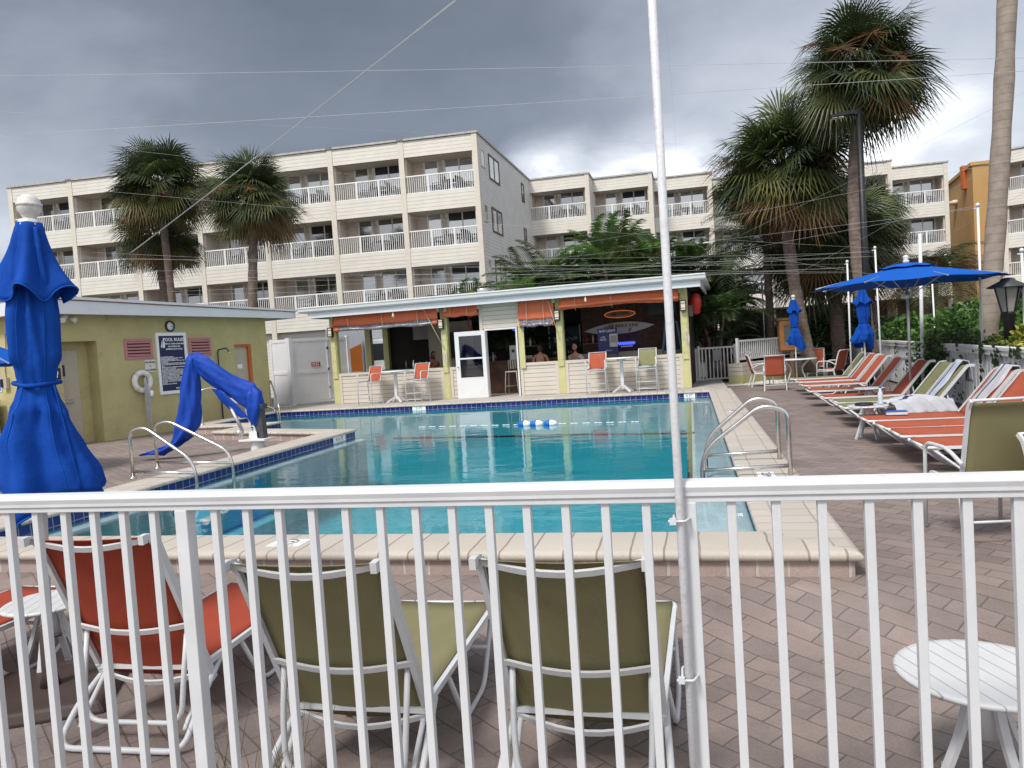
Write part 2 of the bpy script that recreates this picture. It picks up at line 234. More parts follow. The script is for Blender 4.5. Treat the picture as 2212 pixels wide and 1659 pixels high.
# ------------------------------------------------------------------ mesh helpers
class MB:
    def __init__(s): s.v = []; s.f = []; s.sm = []; s.mi = []; s.cur = 0
    def add(s, vs, fs, smooth=False):
        o = len(s.v); s.v += [tuple(v) for v in vs]
        for f in fs: s.f.append([i+o for i in f]); s.sm.append(smooth); s.mi.append(s.cur)
        return s
    def box(s, x0, x1, y0, y1, z0, z1):
        return s.add([(x0, y0, z0), (x1, y0, z0), (x1, y1, z0), (x0, y1, z0), (x0, y0, z1), (x1, y0, z1), (x1, y1, z1), (x0, y1, z1)],
              [(0, 3, 2, 1), (4, 5, 6, 7), (0, 1, 5, 4), (1, 2, 6, 5), (2, 3, 7, 6), (3, 0, 4, 7)])
    def hexa(s, lo, hi):                   # two quads of 4 points
        return s.add(list(lo)+list(hi), [(3, 2, 1, 0), (4, 5, 6, 7), (0, 1, 5, 4), (1, 2, 6, 5), (2, 3, 7, 6), (3, 0, 4, 7)])
    def bar(s, p, q, w, h=None, upv=(0, 0, 1)):
        p, q = Vector(p), Vector(q); h = h or w; d = (q-p).normalized(); u = Vector(upv)
        if abs(d.dot(u)) > .98: u = Vector((0, 1, 0))
        a = d.cross(u).normalized()*w/2; b = a.cross(d).normalized()*h/2
        return s.hexa([p-a-b, p+a-b, p+a+b, p-a+b], [q-a-b, q+a-b, q+a+b, q-a+b])
    def tube(s, pts, r, n=8, closed=False):
        P = [Vector(p) for p in pts]; m = len(P); rs = r if isinstance(r, (list, tuple)) else [r]*m
        vs = []; prev = None
        for i, p in enumerate(P):
            if closed: d = P[(i+1) % m]-P[i-1]
            else: d = (P[min(i+1, m-1)]-P[max(i-1, 0)])
            d.normalize()
            if prev is None:
                u = Vector((0, 0, 1)) if abs(d.z) < .9 else Vector((1, 0, 0)); a = d.cross(u).normalized()
            else:
                a = (prev-d*prev.dot(d)).normalized()
            b = d.cross(a); prev = a
            for k in range(n):
                t = 2*math.pi*k/n; vs.append(p+(a*math.cos(t)+b*math.sin(t))*rs[i])
        fs = []
        for i in range(m if closed else m-1):
            j = (i+1) % m
            for k in range(n):
                k2 = (k+1) % n; fs.append((i*n+k, i*n+k2, j*n+k2, j*n+k))
        s.add(vs, fs, True)
        if not closed:
            o = len(s.v)-len(vs); s.f.append([o+k for k in range(n)][::-1]); s.sm.append(False); s.mi.append(s.cur)
            s.f.append([o+(m-1)*n+k for k in range(n)]); s.sm.append(False); s.mi.append(s.cur)
        return s
    def lathe(s, prof, n=20, c=(0, 0, 0), fold=None, cap=True):
        vs = []; m = len(prof)
        for i, (r, z) in enumerate(prof):
            for k in range(n):
                t = 2*math.pi*k/n; q = r*(fold(t, i) if fold else 1); vs.append((c[0]+q*math.cos(t), c[1]+q*math.sin(t), c[2]+z))
        fs = [(i*n+k, i*n+(k+1) % n, (i+1)*n+(k+1) % n, (i+1)*n+k) for i in range(m-1) for k in range(n)]
        if cap: fs += [tuple(range(n))[::-1], tuple((m-1)*n+k for k in range(n))]
        return s.add(vs, fs, True)
    def grid(s, rows, smooth=True, closed=False):
        m = len(rows); n = len(rows[0]); fs = []
        for i in range(m-1):
            for k in range(n if closed else n-1): fs.append((i*n+k, i*n+(k+1) % n, (i+1)*n+(k+1) % n, (i+1)*n+k))
        return s.add([p for r_ in rows for p in r_], fs, smooth)
    def prism(s, poly, ax, d0, d1):        # poly of 2D points extruded along axis ax
        def P(a, b, d): return {0: (d, a, b), 1: (a, d, b), 2: (a, b, d)}[ax]
        n = len(poly); vs = [P(a, b, d0) for a, b in poly]+[P(a, b, d1) for a, b in poly]
        fs = [tuple(range(n)), tuple(range(2*n-1, n-1, -1))]+[(i, i+n, (i+1) % n+n, (i+1) % n) for i in range(n)]
        return s.add(vs, fs)
    def build(s, name, m, parent=None, bevel=0., thick=0., sub=0):
        me = bpy.data.meshes.new(name); me.from_pydata(s.v, [], s.f); me.validate()
        for x in (m if isinstance(m, (list, tuple)) else [m]): me.materials.append(M[x] if isinstance(x, str) else x)
        if len(me.polygons) == len(s.sm):
            me.polygons.foreach_set('use_smooth', s.sm); me.polygons.foreach_set('material_index', s.mi)
        bm = bmesh.new(); bm.from_mesh(me)
        if len(s.f) < 3000: bmesh.ops.recalc_face_normals(bm, faces=bm.faces)
        bm.to_mesh(me); bm.free()
        o = bpy.data.objects.new(name, me); COL.objects.link(o)
        if parent: o.parent = parent
        if thick: q = o.modifiers.new('t', 'SOLIDIFY'); q.thickness = thick; q.offset = 0
        if bevel: q = o.modifiers.new('b', 'BEVEL'); q.width = bevel; q.segments = 2; q.limit_method = 'ANGLE'
        if sub: q = o.modifiers.new('s', 'SUBSURF'); q.levels = sub; q.render_levels = sub
        return o
def tag(o, label=None, cat=None, group=None, kind=None):
    for k, v in (('label', label), ('category', cat), ('group', group), ('kind', kind)):
        if v: o[k] = v
    return o
def thing(name, label, cat, loc=(0, 0, 0), rz=0., group=None):
    o = bpy.data.objects.new(name, None); COL.objects.link(o); o.location = loc; o.rotation_euler = (0, 0, rz); o.empty_display_size = .2
    return tag(o, label, cat, group)
def struct(name, mb, m, **k): return tag(mb.build(name, m, **k), kind='structure')
def dup(root, loc, rz=None, label=None, group=None):
    r = root.copy(); COL.objects.link(r); r.location = loc
    if rz is not None: r.rotation_euler = (0, 0, rz)
    if label: r['label'] = label
    if group: r['group'] = group
    for ch in list(root.children):
        c = ch.copy(); COL.objects.link(c); c.parent = r
        for g in list(ch.children):
            d = g.copy(); COL.objects.link(d); d.parent = c
    return r
def recolor(root, part, m):
    for ch in root.children:
        if ch.name.split('.')[0] in part:
            ch.data = ch.data.copy(); ch.data.materials[0] = M[m]
    return root
def smoothpath(pts, r=.05, n=5):           # round the corners of a polyline
    P = [Vector(p) for p in pts]; out = [P[0]]
    for i in range(1, len(P)-1):
        a, b, c = P[i-1], P[i], P[i+1]; d1 = (a-b); d2 = (c-b); q = min(r, d1.length*.45, d2.length*.45)
        p0 = b+d1.normalized()*q; p1 = b+d2.normalized()*q
        for k in range(n+1):
            t = k/n; out.append(p0*(1-t)**2+b*2*t*(1-t)+p1*t*t)
    out.append(P[-1]); return out
def text(s, size, m, parent, loc, rot=(R(90), 0, 0), align='CENTER', ext=.002, name='lettering', bold=0.):
    cu = bpy.data.curves.new('t', 'FONT'); cu.body = s; cu.size = size; cu.align_x = align; cu.align_y = 'CENTER'; cu.extrude = ext; cu.offset = bold
    to = bpy.data.objects.new('t', cu); COL.objects.link(to)
    dg = bpy.context.evaluated_depsgraph_get(); me = bpy.data.meshes.new_from_object(to.evaluated_get(dg)); bpy.data.objects.remove(to)
    me.materials.clear(); me.materials.append(M[m]); me.name = name
    o = bpy.data.objects.new(name, me); COL.objects.link(o); o.parent = parent; o.location = loc; o.rotation_euler = rot; return o

# ------------------------------------------------------------------ ground, deck, pool
DK = -.12                                  # deck level (z = 0 is the coping top), lower by the fence
POOL = [(.46, 5.95), (.46, 21.5), (-12.7, 21.5), (-12.7, 17.9), (-10.4, 17.7), (-10.5, 16.2), (-7.05, 14.95), (-7.05, 5.95)]
def offs(P, d):
    out = []; n = len(P)
    for i in range(n):
        a, b, c = Vector(P[i-1]), Vector(P[i]), Vector(P[(i+1) % n]); e1 = (b-a).normalized(); e2 = (c-b).normalized()
        n1 = Vector((e1.y, -e1.x)); n2 = Vector((e2.y, -e2.x)); m = (n1+n2); m = m/m.dot(n1) if m.dot(n1) > .3 else m*1.5
        out.append(b+m*d)
    return out

def holed(outer, hole, z):
    bm = bmesh.new(); es = []
    for P in (outer, hole):
        vs = [bm.verts.new((p[0], p[1], z)) for p in P]; es += [bm.edges.new((vs[i], vs[(i+1) % len(vs)])) for i in range(len(vs))]
    bmesh.ops.triangle_fill(bm, use_beauty=True, edges=es); bm.verts.index_update()
    m = MB(); m.add([v.co for v in bm.verts], [[v.index for v in f.verts] for f in bm.faces]); bm.free(); return m
mb = holed([(-400, -60), (400, -60), (400, 700), (-400, 700)], offs(POOL, .5), -.42); struct('ground', mb, 'asphalt')
DKL = -.205
po = offs(POOL, .53); mb = MB()
lp_ = [(-22, 5.42), (po[7].x, 5.42), tuple(po[7]), tuple(po[6]), tuple(po[5]), tuple(po[4]), tuple(po[3]), tuple(po[2]), (po[2].x, 27.2), (-22, 27.2)]
bm_ = bmesh.new(); f_ = bm_.faces.new([bm_.verts.new((p[0], p[1], DKL)) for p in lp_]); bmesh.ops.triangulate(bm_, faces=[f_]); bm_.verts.index_update()
mb.add([v.co for v in bm_.verts], [[v.index for v in f.verts] for f in bm_.faces]); bm_.free()
mb.grid([[(x, y, z) for x in (.98, 3, 5.9)] for y, z in ((5.42, -.18), (7, -.155), (9, DK), (18, DK), (27.2, DK))], smooth=False)
def strip(m, y0, z0, y1, z1, n=6):
    rows = [[(x, y0+(y1-y0)*i/n, z0+(z1-z0)*(i/n)**2*(3-2*i/n)) for x in (-22, -8, 0, 5.9)] for i in range(n+1)]; m.grid(rows, smooth=False)
strip(mb, 4.3, -.36, 5.42, DK-.06); mb.add([(-22, -6, -.36), (5.9, -6, -.36), (5.9, 4.3, -.36), (-22, 4.3, -.36)], [(0, 1, 2, 3)])
mb.add([(-22, 5.42, DK-.06), (5.9, 5.42, DK-.06), (5.9, 5.42, -.21), (-22, 5.42, -.21)], [(0, 1, 2, 3)])
struct('deck', mb, 'paver')
def DZ(y): return -.36 if y < 4.3 else (DK if y > 5.42 else -.36+(DK-.06+.36)*((y-4.3)/1.12))
# pool shell
mb = MB(); n = len(POOL); ZB = -1.35
mb.add([(x, y, ZB) for x, y in POOL], [tuple(range(n))])
for i in range(n):
    a, b = POOL[i], POOL[(i+1) % n]; mb.add([(a[0], a[1], ZB), (b[0], b[1], ZB), (b[0], b[1], -.2), (a[0], a[1], -.2)], [(0, 1, 2, 3)])
struct('pool_floor', mb, 'plaster')
mb = MB()
for i in range(n):
    a, b = POOL[i], POOL[(i+1) % n]; mb.add([(a[0], a[1], -.2), (b[0], b[1], -.2), (b[0], b[1], -.045), (a[0], a[1], -.045)], [(0, 1, 2, 3)])
struct('pool_tile_band', mb, 'tile')
M['ledge2'] = mat('pale_teal_step', (.10, .36, .40), .7)
# submerged ledges and steps
mb = MB(); mb.box(-.08, .456, 5.96, 21.49, -.25, -.205); mb.box(-7.046, -6.78, 5.96, 14.9, -.26, -.215); mw = MB(); mw.box(-.075, .456, 5.97, 21.48, ZB, -.252); mw.box(-7.046, -6.785, 5.97, 14.89, ZB, -.262); struct('pool_wall', mw, 'plaster')
struct('pool_ledge', mb, 'ledge', bevel=.03)
for k in range(3): struct('pool_step', MB().box(-7.0, -6.3+.28*k, 8.6, 10.2, ZB+.3*(2-k), ZB+.3*(3-k)-.004), 'ledge2', bevel=.03)
mb = MB(); mb.box(-.12, -.06, 5.97, 21.48, -.24, -.195)
pa, pb = G(850, 947, -.19), G(1500, 935, -.19); mb.tube([(pa.x, pa.y, -.19), (pb.x, pb.y, -.19)], .02, 6)
struct('pool_line_tiles', mb, 'tiledark')
mb = MB(); mb.add([(x, y, -.165) for x, y in POOL], [tuple(range(n))]); struct('pool_water', mb, 'water')
# coping ring
prof = [(.02, -.05), (-.03, -.05), (-.042, -.03), (-.03, -.006), (.0, 0), (.26, .0), (.53, 0), (.57, -.008), (.585, -.033), (.57, -.062), (.53, -.066)]
loops = [offs(POOL, o) for o, z in prof]
mb = MB()
for i in range(n):
    j = (i+1) % n; horiz = abs(POOL[i][0]-POOL[j][0]) > abs(POOL[i][1]-POOL[j][1]); mb.cur = 0 if horiz else 1
    mb.grid([[(*loops[k][i], prof[k][1]), (*loops[k][j], prof[k][1])] for k in range(len(prof))], smooth=True)
M['copingy'] = brickmat('coping_brick_side', (.50, .455, .40), (.45, .40, .35), (.33, .29, .25), .24, .30, .007, rot=R(90), off=0, var=.12, bumpd=.004)
struct('pool_coping', mb, ['coping', 'copingy'])
mb = MB(); ol = offs(POOL, .535)
for i in range(n):
    a, b = ol[i], ol[(i+1) % n]; mb.add([(a.x, a.y, -.42), (b.x, b.y, -.42), (b.x, b.y, -.066), (a.x, a.y, -.066)], [(0, 1, 2, 3)])
struct('pool_edge_bricks', mb, 'brick')
# terrace strip below the bar, gravel, planting bed
mb = MB(); mb.add([(-13.4, 22.02, -.004), (.95, 22.02, -.004), (.95, 28.2, -.004), (-13.4, 28.9, -.004)], [(0, 1, 2, 3)])
mb.add([(.95, 22.02, -.3), (.95, 28.2, -.3), (.95, 28.2, -.004), (.95, 22.02, -.004)], [(0, 1, 2, 3)]); struct('bar_floor', mb, 'concrete')
mb = MB(); mb.box(5.9, 24, 3, 38, -.4, .05); struct('planting_bed', mb, 'core')
def gravel_patch(name, pts, z):
    m = MB(); m.add([(p.x, p.y, z) for p in pts], [tuple(range(len(pts)))])
    rr = random.Random(3); xs = [p.x for p in pts]; ys = [p.y for p in pts]
    for _ in range(900):
        x, y = rr.uniform(min(xs), max(xs)), rr.uniform(min(ys), max(ys)); q = rr.uniform(.015, .04)
        m.add([(x-q, y-q, z), (x+q, y-q, z), (x, y+q, z), (x, y, z+q)], [(0, 1, 3), (1, 2, 3), (2, 0, 3)])
    return tag(m.build(name, 'gravel'), kind='structure')
gravel_patch('gravel', [Vector((1.0, 24.6)), Vector((4.6, 24.6)), Vector((4.6, 26.4)), Vector((1.0, 26.4))], DK+.01)
gravel_patch('gravel', [Vector((-14.6, 25.2)), Vector((-12.6, 25.2)), Vector((-12.4, 28)), Vector((-14.2, 28))], DK+.01)

# depth markers and no-diving tiles set in the coping
def marker(label, lines, loc, rz, w, h, flat=True, size=.07):
    t = thing('depth_marker', label, 'pool marker', loc, rz, 'depth and warning tiles in the pool edge')
    m = MB()
    if flat: m.box(-w/2, w/2, -h/2, h/2, 0, .003)
    else: m.box(-w/2, w/2, -.004, 0, -h/2, h/2)
    m.build('tile', 'ink', t)
    for k, (s, sz) in enumerate(lines):
        o = (len(lines)-1)/2-k
        if flat: text(s, sz, 'black', t, (0, o*sz*1.05, .004), (0, 0, 0), ext=.0008)
        else: text(s, sz, 'black', t, (0, -.006, o*sz), (R(90), 0, 0), ext=.0008)
    return t
def nodive(label, loc, rz):
    t = thing('warning_tile', label, 'pool marker', loc, rz, 'depth and warning tiles in the pool edge')
    MB().box(-.15, .15, -.11, .11, 0, .003).build('tile', 'ink', t)
    m = MB(); m.tube([(.075*math.cos(a), .02+.075*math.sin(a), .004) for a in [k*math.pi/4+math.pi/8 for k in range(8)]], .004, 5, closed=True)
    m.bar((-.05, -.03, .004), (.05, .07, .004), .008, .002); m.bar((-.045, .02, .004), (.045, .015, .004), .012, .002); m.build('symbol', 'black', t)
    text('NO DIVING', .034, 'black', t, (0, -.085, .004), (0, 0, 0), ext=.0006); return t
nodive('white no diving tile with a crossed out swimmer on the front coping', G(637, 1166, .001)+Vector((0, -.1, 0)), 0)
nodive('worn no diving tile on the right coping beside the handrail', G(1588, 888, .001), R(90))
marker('white 2.5 M tile on the right coping in front of the handrail', [('2.5M', .13)], G(1655, 1026, .001), R(-90), .34, .17)
marker('white 5 FT tile in the blue tile band below the left bar stools', [('5 FT', .11)], (-8.0, 21.494, -.115), 0, .42, .13, False)
marker('white depth tile in the blue band under the right bar corner', [('5 FT', .10)], (-.1, 21.494, -.115), 0, .30, .13, False)
marker('white 4 1/2 FT tile at the tip of the left pool edge', [('4 ½ FT', .11)], (-7.044, 14.2, -.115), R(90), .55, .13, False)
marker('white 4 FT tile under the coping behind the pool lift', [('4 FT', .11)], (-10.44, 17.2, -.115), R(86), .42, .13, False)
marker('white 2 1/2 FT tile on the near left coping by the umbrella', [('2½ FT', .11)], Vector((-7.35, 7.6, .001)), R(90), .45, .16)

# ------------------------------------------------------------------ hotel
FL = [12.72, 11.8, 10.88, 9.9, 8.95, 8.03, 7.05, 6.1, 5.18, 4.2, 3.15]
protos = {}
def railing_mesh(w):
    m = MB(); m.box(0, w, -.03, .03, .93, .99); m.box(0, w, -.02, .02, .06, .10); k = int(w/.115)
    for i in range(1, k): m.box(i*w/k-.013, i*w/k+.013, -.012, .012, .10, .93)
    for f in (1/3, 2/3): m.box(f*w-.035, f*w+.035, -.034, .034, -.02, .93)
    return m
def bay(root, key, x, y, w, zr, rnd, flip=False):
    """one balcony: railing, door, sliding window, lamp; zr = balcony floor"""
    def part(nm, mb, m, dz=0, child_of=None):
        k = (key, nm)
        if k not in protos: o = mb().build(nm, m, child_of or root); protos[k] = o
        else: o = protos[k].copy(); COL.objects.link(o); o.parent = child_of or root
        return o
    r_ = part('railing', lambda: railing_mesh(w), 'rail'); r_.location = (x, y+.06, zr)
    dp = 1.45
    def doorf():
        m = MB(); x0, x1 = .62, 1.48
        m.box(x0, x0+.09, -.05, 0, 0, 2.12); m.box(x1-.09, x1, -.05, 0, 0, 2.12); m.box(x0+.09, x1-.09, -.05, 0, 2.0, 2.12); return m
    d_ = part('door', doorf, 'trimw'); d_.location = (x, y+dp, zr)
    nm = 'pane'
    q = MB().box(.71, 1.39, -.035, -.005, .02, 2.0).build('pane', rnd.choice(['glassd', 'glassl', 'glassl']), d_) if (key, 'dp', 0) not in protos else None
    if q is None: q = protos[(key, 'dp', rnd.randint(0, 1))].copy(); COL.objects.link(q); q.parent = d_
    else:
        protos[(key, 'dp', 0)] = q; q2 = MB().box(.71, 1.39, -.035, -.005, .02, 2.0).build('pane', 'glassd', d_); q2.data.materials[0] = M['glassl']; protos[(key, 'dp', 1)] = q2
        q2.location = (0, .004, 0); q.data.materials[0] = M['glassd']
    wx0 = w-1.95
    def winf():
        m = MB(); m.box(wx0, wx0+.11, -.05, 0, 0, 2.12); m.box(w-.32, w-.21, -.05, 0, 0, 2.12); m.box(wx0+.11, w-.32, -.05, 0, 1.98, 2.12); c = (wx0+w-.21)/2; m.box(c-.035, c+.035, -.045, 0, 0, 1.98); return m
    w_ = part('window', winf, 'trimw'); w_.location = (x, y+dp, zr)
    if (key, 'wp', 0) not in protos:
        for k, g in enumerate(('glassd', 'glassl')):
            q = MB().box(wx0+.11, w-.32, -.03, -.004, .02, 1.98).build('pane', g, w_); protos[(key, 'wp', k)] = q
            if k: q.location = (0, .003, 0)
    else:
        q = protos[(key, 'wp', rnd.choice((0, 0, 1)))].copy(); COL.objects.link(q); q.parent = w_; q.location = (0, 0, 0)
    # dark blind strip seen at the top of most sliding windows
    if rnd.random() < .75:
        b_ = part('blind', lambda: MB().box(wx0+.115, w-.325, -.036, -.031, 1.55, 1.97), 'black', child_of=w_)
    l_ = part('wall_lamp', lambda: MB().box(1.68, 1.84, -.1, 0, 1.72, 1.98), 'trimw'); l_.location = (x, y+dp, zr)
chairs_spots = []
def wing(name, label, origin, rz, bays, bw, key, seed, side_r=None, side_l=None, depth=12., ground_open=False):
    rnd = random.Random(seed)
    root = thing(name, label, 'hotel', origin, rz)
    co = MB(); rc = MB(); cp = MB(); sb_ = None
    for bi, (bx, by) in enumerate(bays):
        w = bw; x0, x1 = bx+.14, bx+w-.14
        for hi, lo in ((FL[0]-.08, FL[1]), (FL[3], FL[4]), (FL[6], FL[7]), (FL[9], FL[10])):
            ky = (key, 'sb', round(hi-lo, 2))
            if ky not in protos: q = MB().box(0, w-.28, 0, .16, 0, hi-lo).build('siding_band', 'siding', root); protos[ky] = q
            else: q = protos[ky].copy(); COL.objects.link(q); q.parent = root
            q.location = (x0, by, lo)
        zf = [9.86, 7.0, 4.14]
        for z in zf: rc.box(x0, x1, by+.16, by+1.6, z-.25, z-.02)
        for z in (FL[1], FL[4], FL[7]): rc.box(x0, x1, by+.17, by+1.6, z+.02, z+.12)
        rc.box(x0, x1, by+1.45, by+1.6, 3.2, 12.4)
        for sx in (bx+.14, bx+w-.14):
            s_ = .07 if sx < bx+w/2 else -.07
            rc.box(min(sx, sx+s_), max(sx, sx+s_), by+.17, by+1.45, 3.2, 12.3)
        prev = bays[bi-1] if bi else None; nxt = bays[bi+1] if bi+1 < len(bays) else None
        co.box(bx-.14, bx+.14, by-.03, by+.3, .0 if ground_open else -.4, FL[0]-.06)
        if nxt is None or abs(nxt[1]-by) > .2 or abs(nxt[0]-bx-w) > .2: co.box(bx+w-.14+.003, bx+w+.14, by-.03, by+.3, .0 if ground_open else -.4, FL[0]-.06)
        cp.box(bx-.2, bx+w+.2, by-.08, by+depth, FL[0]-.06+.002*bi, FL[0]+.04+.002*bi)
        if nxt is not None and nxt[1]-by > .2: MB().box(bx+w-.02, bx+w+.13, by+.3, nxt[1]+.3, 3.15, FL[0]-.06).build('return_wall', 'sidewall', root)
        for z in zf:
            bay(root, key, x0, by, w-.28, z, rnd)
            chairs_spots.append((root, bx, by, w, z, bi, name))
    co.build('column', 'column', root); rc.build('balcony_recess', 'recess', root); cp.build('roof', 'cap', root)
    return root
# left wing: 7 bays, corner at the right end
PL = Vector((-10.28, 38.4, 0)); BWL = 27.74/7
lw = wing('hotel_building', 'long cream hotel block with three rows of white railed balconies behind the pool house', PL, 0.048, [(-27.74+BWL*i, 0) for i in range(7)], BWL, 'L', 3, depth=12.2)
SK = .0605
m = MB(); m.hexa([(-.02, .3, -.4), (.13+.3*SK, .3, -.4), (.13+12.35*SK, 12.35, -.4), (.5, 12.35, -.4)], [(-.02, .3, FL[0]-.06), (.13+.3*SK, .3, FL[0]-.06), (.13+12.35*SK, 12.35, FL[0]-.06), (.5, 12.35, FL[0]-.06)]); m.build('end_wall', 'sidewall', lw)
m = MB(); m.hexa([(.0, .3, FL[0]-.055), (.21, .0, FL[0]-.055), (.21+12.35*SK, 12.35, FL[0]-.055), (.0, 12.35, FL[0]-.055)], [(.0, .3, FL[0]+.05), (.21, .0, FL[0]+.05), (.21+12.35*SK, 12.35, FL[0]+.05), (.0, 12.35, FL[0]+.05)]); m.build('roof_edge', 'cap', lw)
m = MB(); m.box(-27.86, -27.72, .3, 12.3, -.4, FL[0]-.06); m.build('end_wall', 'sidewall', lw)
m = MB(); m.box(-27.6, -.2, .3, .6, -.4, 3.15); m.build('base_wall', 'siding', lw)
def sidewin(z0, z1, y0, y1, frame):
    f = MB(); f.box(.13, .17, y0, y0+.09, z0, z1); f.box(.13, .17, y1-.09, y1, z0, z1); f.box(.13, .17, y0+.09, y1-.09, z1-.09, z1); f.box(.13, .17, y0+.09, y1-.09, z0, z0+.09)
    if y1-y0 > 1.5: f.box(.13, .165, (y0+y1)/2-.04, (y0+y1)/2+.04, z0+.09, z1-.09)
    f.v = [(x+SK*y, y, z) for x, y, z in f.v]; w_ = f.build('window', frame, lw); q = MB().box(.132, .145, y0+.09, y1-.09, z0+.09, z1-.09); q.v = [(x+SK*y, y, z) for x, y, z in q.v]; q.build('pane', 'glassl' if frame != 'black' else 'glassd', w_)
for k in range(3):
    dz = -2.86*k
    sidewin(11.1+dz, 12.05+dz, .55, 1.3, 'column'); sidewin(10.75+dz, 12.1+dz, 2.1, 4.3, 'bronze'); sidewin(10.85+dz, 12.05+dz, 9.9, 10.6, 'bronze')
# right wing: stepped bays
BWR = 4.0
rb = [(-10.1, 50.8), (-6.08, 52.75), (-2.13, 55.0), (1.9, 57.4), (5.92, 57.6), (9.95, 57.8), (14.25, 60.5)]
rw = wing('hotel_building', 'stepped far hotel block on open ground floor behind the palms and bar roof', (0, 0, 0), 0, rb, BWR, 'R', 11, depth=9, ground_open=True)
m = MB(); m.box(-10.3, 18.3, 66.2, 66.4, -.4, 12.5); m.box(-10.3, 18.3, 60.8, 61.0, -.4, 3.1); m.build('back_wall', 'darkwood', rw)
m = MB(); m.box(-10.2, 18.3, 56., 66, 3.02, 3.14); m.box(-10.1, -2, 51.2, 56, 3.0, 3.12); m.build('ground_ceiling', 'dark', rw)
m = MB(); m.box(18.13, 18.4, 60.8, 69, .0, FL[0]-.06); m.build('end_wall', 'sidewall', rw)
# right building (runs towards the camera on the right) and its orange side wall
rz3 = math.atan2(-.6, 1.1)
rbld = wing('hotel_building', 'cream balcony block at the right edge behind the leaning palm trunk', (21.25, 58.66, 0), rz3, [(-2.1, 3.2), (0, 0), (4.0, 0), (8, 0)], 4.0, 'Q', 5, depth=8, ground_open=True)
m = MB(); m.box(-.13, .02, .3, 3.4, 3.15, FL[0]-.06); m.build('return_wall', 'sidewall', rbld)
m = MB(); m.box(-4, 12, 7.2, 7.4, -.4, 12.5); m.box(-4, 12, 3.0, 3.2, -.4, 3.1); m.build('back_wall', 'darkwood', rbld)
yb = thing('stucco_building', 'plain orange stucco wall building between the two cream hotel blocks', 'building', (21.04, 62.85, 0))
m = MB(); m.hexa([(-.6, -.9, -.4), (14, -.9, -.4), (14, 10, -.4), (.6, 10, -.4)], [(-.6, -.9, 12.5), (14, -.9, 12.5), (14, 10, 12.5), (.6, 10, 12.5)]); m.build('wall', 'orangestucco', yb)
m = MB(); m.hexa([(-.75, -1, 12.5), (14, -1, 12.5), (14, 10, 12.5), (.45, 10.1, 12.5)], [(-.75, -1, 12.75), (14, -1, 12.75), (14, 10, 12.75), (.45, 10.1, 12.75)]); m.build('parapet', 'orangestucco', yb)
def ywall(y): return -.6+1.2*(y+.9)/10.9
for y, z in ((7.6, 8.2), (8.5, 8.2), (7.6, 7.3), (8.5, 7.3)):
    f = MB().box(ywall(y)-.06, ywall(y)+.02, y-.22, y+.22, z-.36, z+.36).build('window', 'black', yb)
for y, z in ((8.8, 6.3), (7.9, 6.35), (6.9, 6.4)):
    MB().bar((ywall(y)-.5, y, z+.15), (ywall(y)+.1, y, z-1.3), .28, .28).build('buttress', 'orangestucco', yb)
MB().box(ywall(1.2)-.3, ywall(1.2)+.1, .9, 1.5, 11.2, 12.9).build('downpipe_box', 'orange', yb)
m = MB(); m.lathe([(.05, 0), (.4, .1), (.42, .35), (.05, .45)], 12, (ywall(4.6)-.12, 4.6, 10.5)); m.build('horn_lamp', 'lampglass', yb)

# balcony chairs (dark sling chairs)
def chair_lo():
    m = MB(); m.box(-.26, .26, -.25, .25, .40, .44); m.hexa([(-.26, .22, .42), (.26, .22, .42), (.26, .26, .42), (-.26, .26, .42)], [(-.26, .40, .98), (.26, .40, .98), (.26, .44, .98), (-.26, .44, .98)])
    for sx in (-.25, .25):
        m.bar((sx, -.27, 0), (sx, -.22, .62), .04); m.bar((sx, .3, 0), (sx, .2, .5), .04); m.bar((sx, -.24, .62), (sx, .3, .66), .05, .03)
    return m
tbl = MB().lathe([(.02, 0), (.3, .01), (.3, .03), (.04, .05), (.04, .68), (.42, .69), (.42, .72), (.02, .72)], 14)
rnd = random.Random(5); first = None; tfirst = None
FLN = {9.86: 'top', 7.0: 'middle', 4.14: 'lowest'}
WN = {lw.name: 'left hotel block', rw.name: 'stepped far hotel block', rbld.name: 'right edge hotel block'}
BN = ['first', 'second', 'third', 'fourth', 'fifth', 'sixth', 'seventh']
bpy.context.view_layer.update()
for root, bx, by, w, z, bi, nm in chairs_spots:
    if root is lw and (bi < 2 and z < 7): continue
    if root is rw and (z < 5 and bi < 3): continue
    Mx = Matrix.Translation(root.location) @ Matrix.Rotation(root.rotation_euler.z, 4, 'Z')
    nb = {lw.name: 6-bi, rw.name: bi, rbld.name: bi}[root.name]
    where = '%s balcony, %s bay from %s, %s' % (FLN[z], BN[nb], 'right' if root is lw else 'left', WN[root.name])
    for k, fx in enumerate((.40, .80)):
        p = Mx @ Vector((bx+w*fx+rnd.uniform(-.1, .1), by+.75+rnd.uniform(-.1, .15), z)); rz = root.rotation_euler.z+(R(60) if k else R(-70))+rnd.uniform(-.4, .4)
        lab = '%s dark chair on %s' % (('left', 'right')[k], where)
        if first is None:
            first = chair_lo().build('balcony_chair', 'lampgrey'); c = tag(first, lab, 'chair', 'chairs on the hotel balconies')
        else: c = first.copy(); COL.objects.link(c); c['label'] = lab
        c.location = p; c.rotation_euler = (0, 0, rz)
    p = Mx @ Vector((bx+w*.6, by+.8, z)); lab = 'small dark table on %s' % where
    if tfirst is None: tfirst = tbl.build('balcony_table', 'black'); c = tag(tfirst, lab, 'table', 'tables on the hotel balconies')
    else: c = tfirst.copy(); COL.objects.link(c); c['label'] = lab
    c.location = p

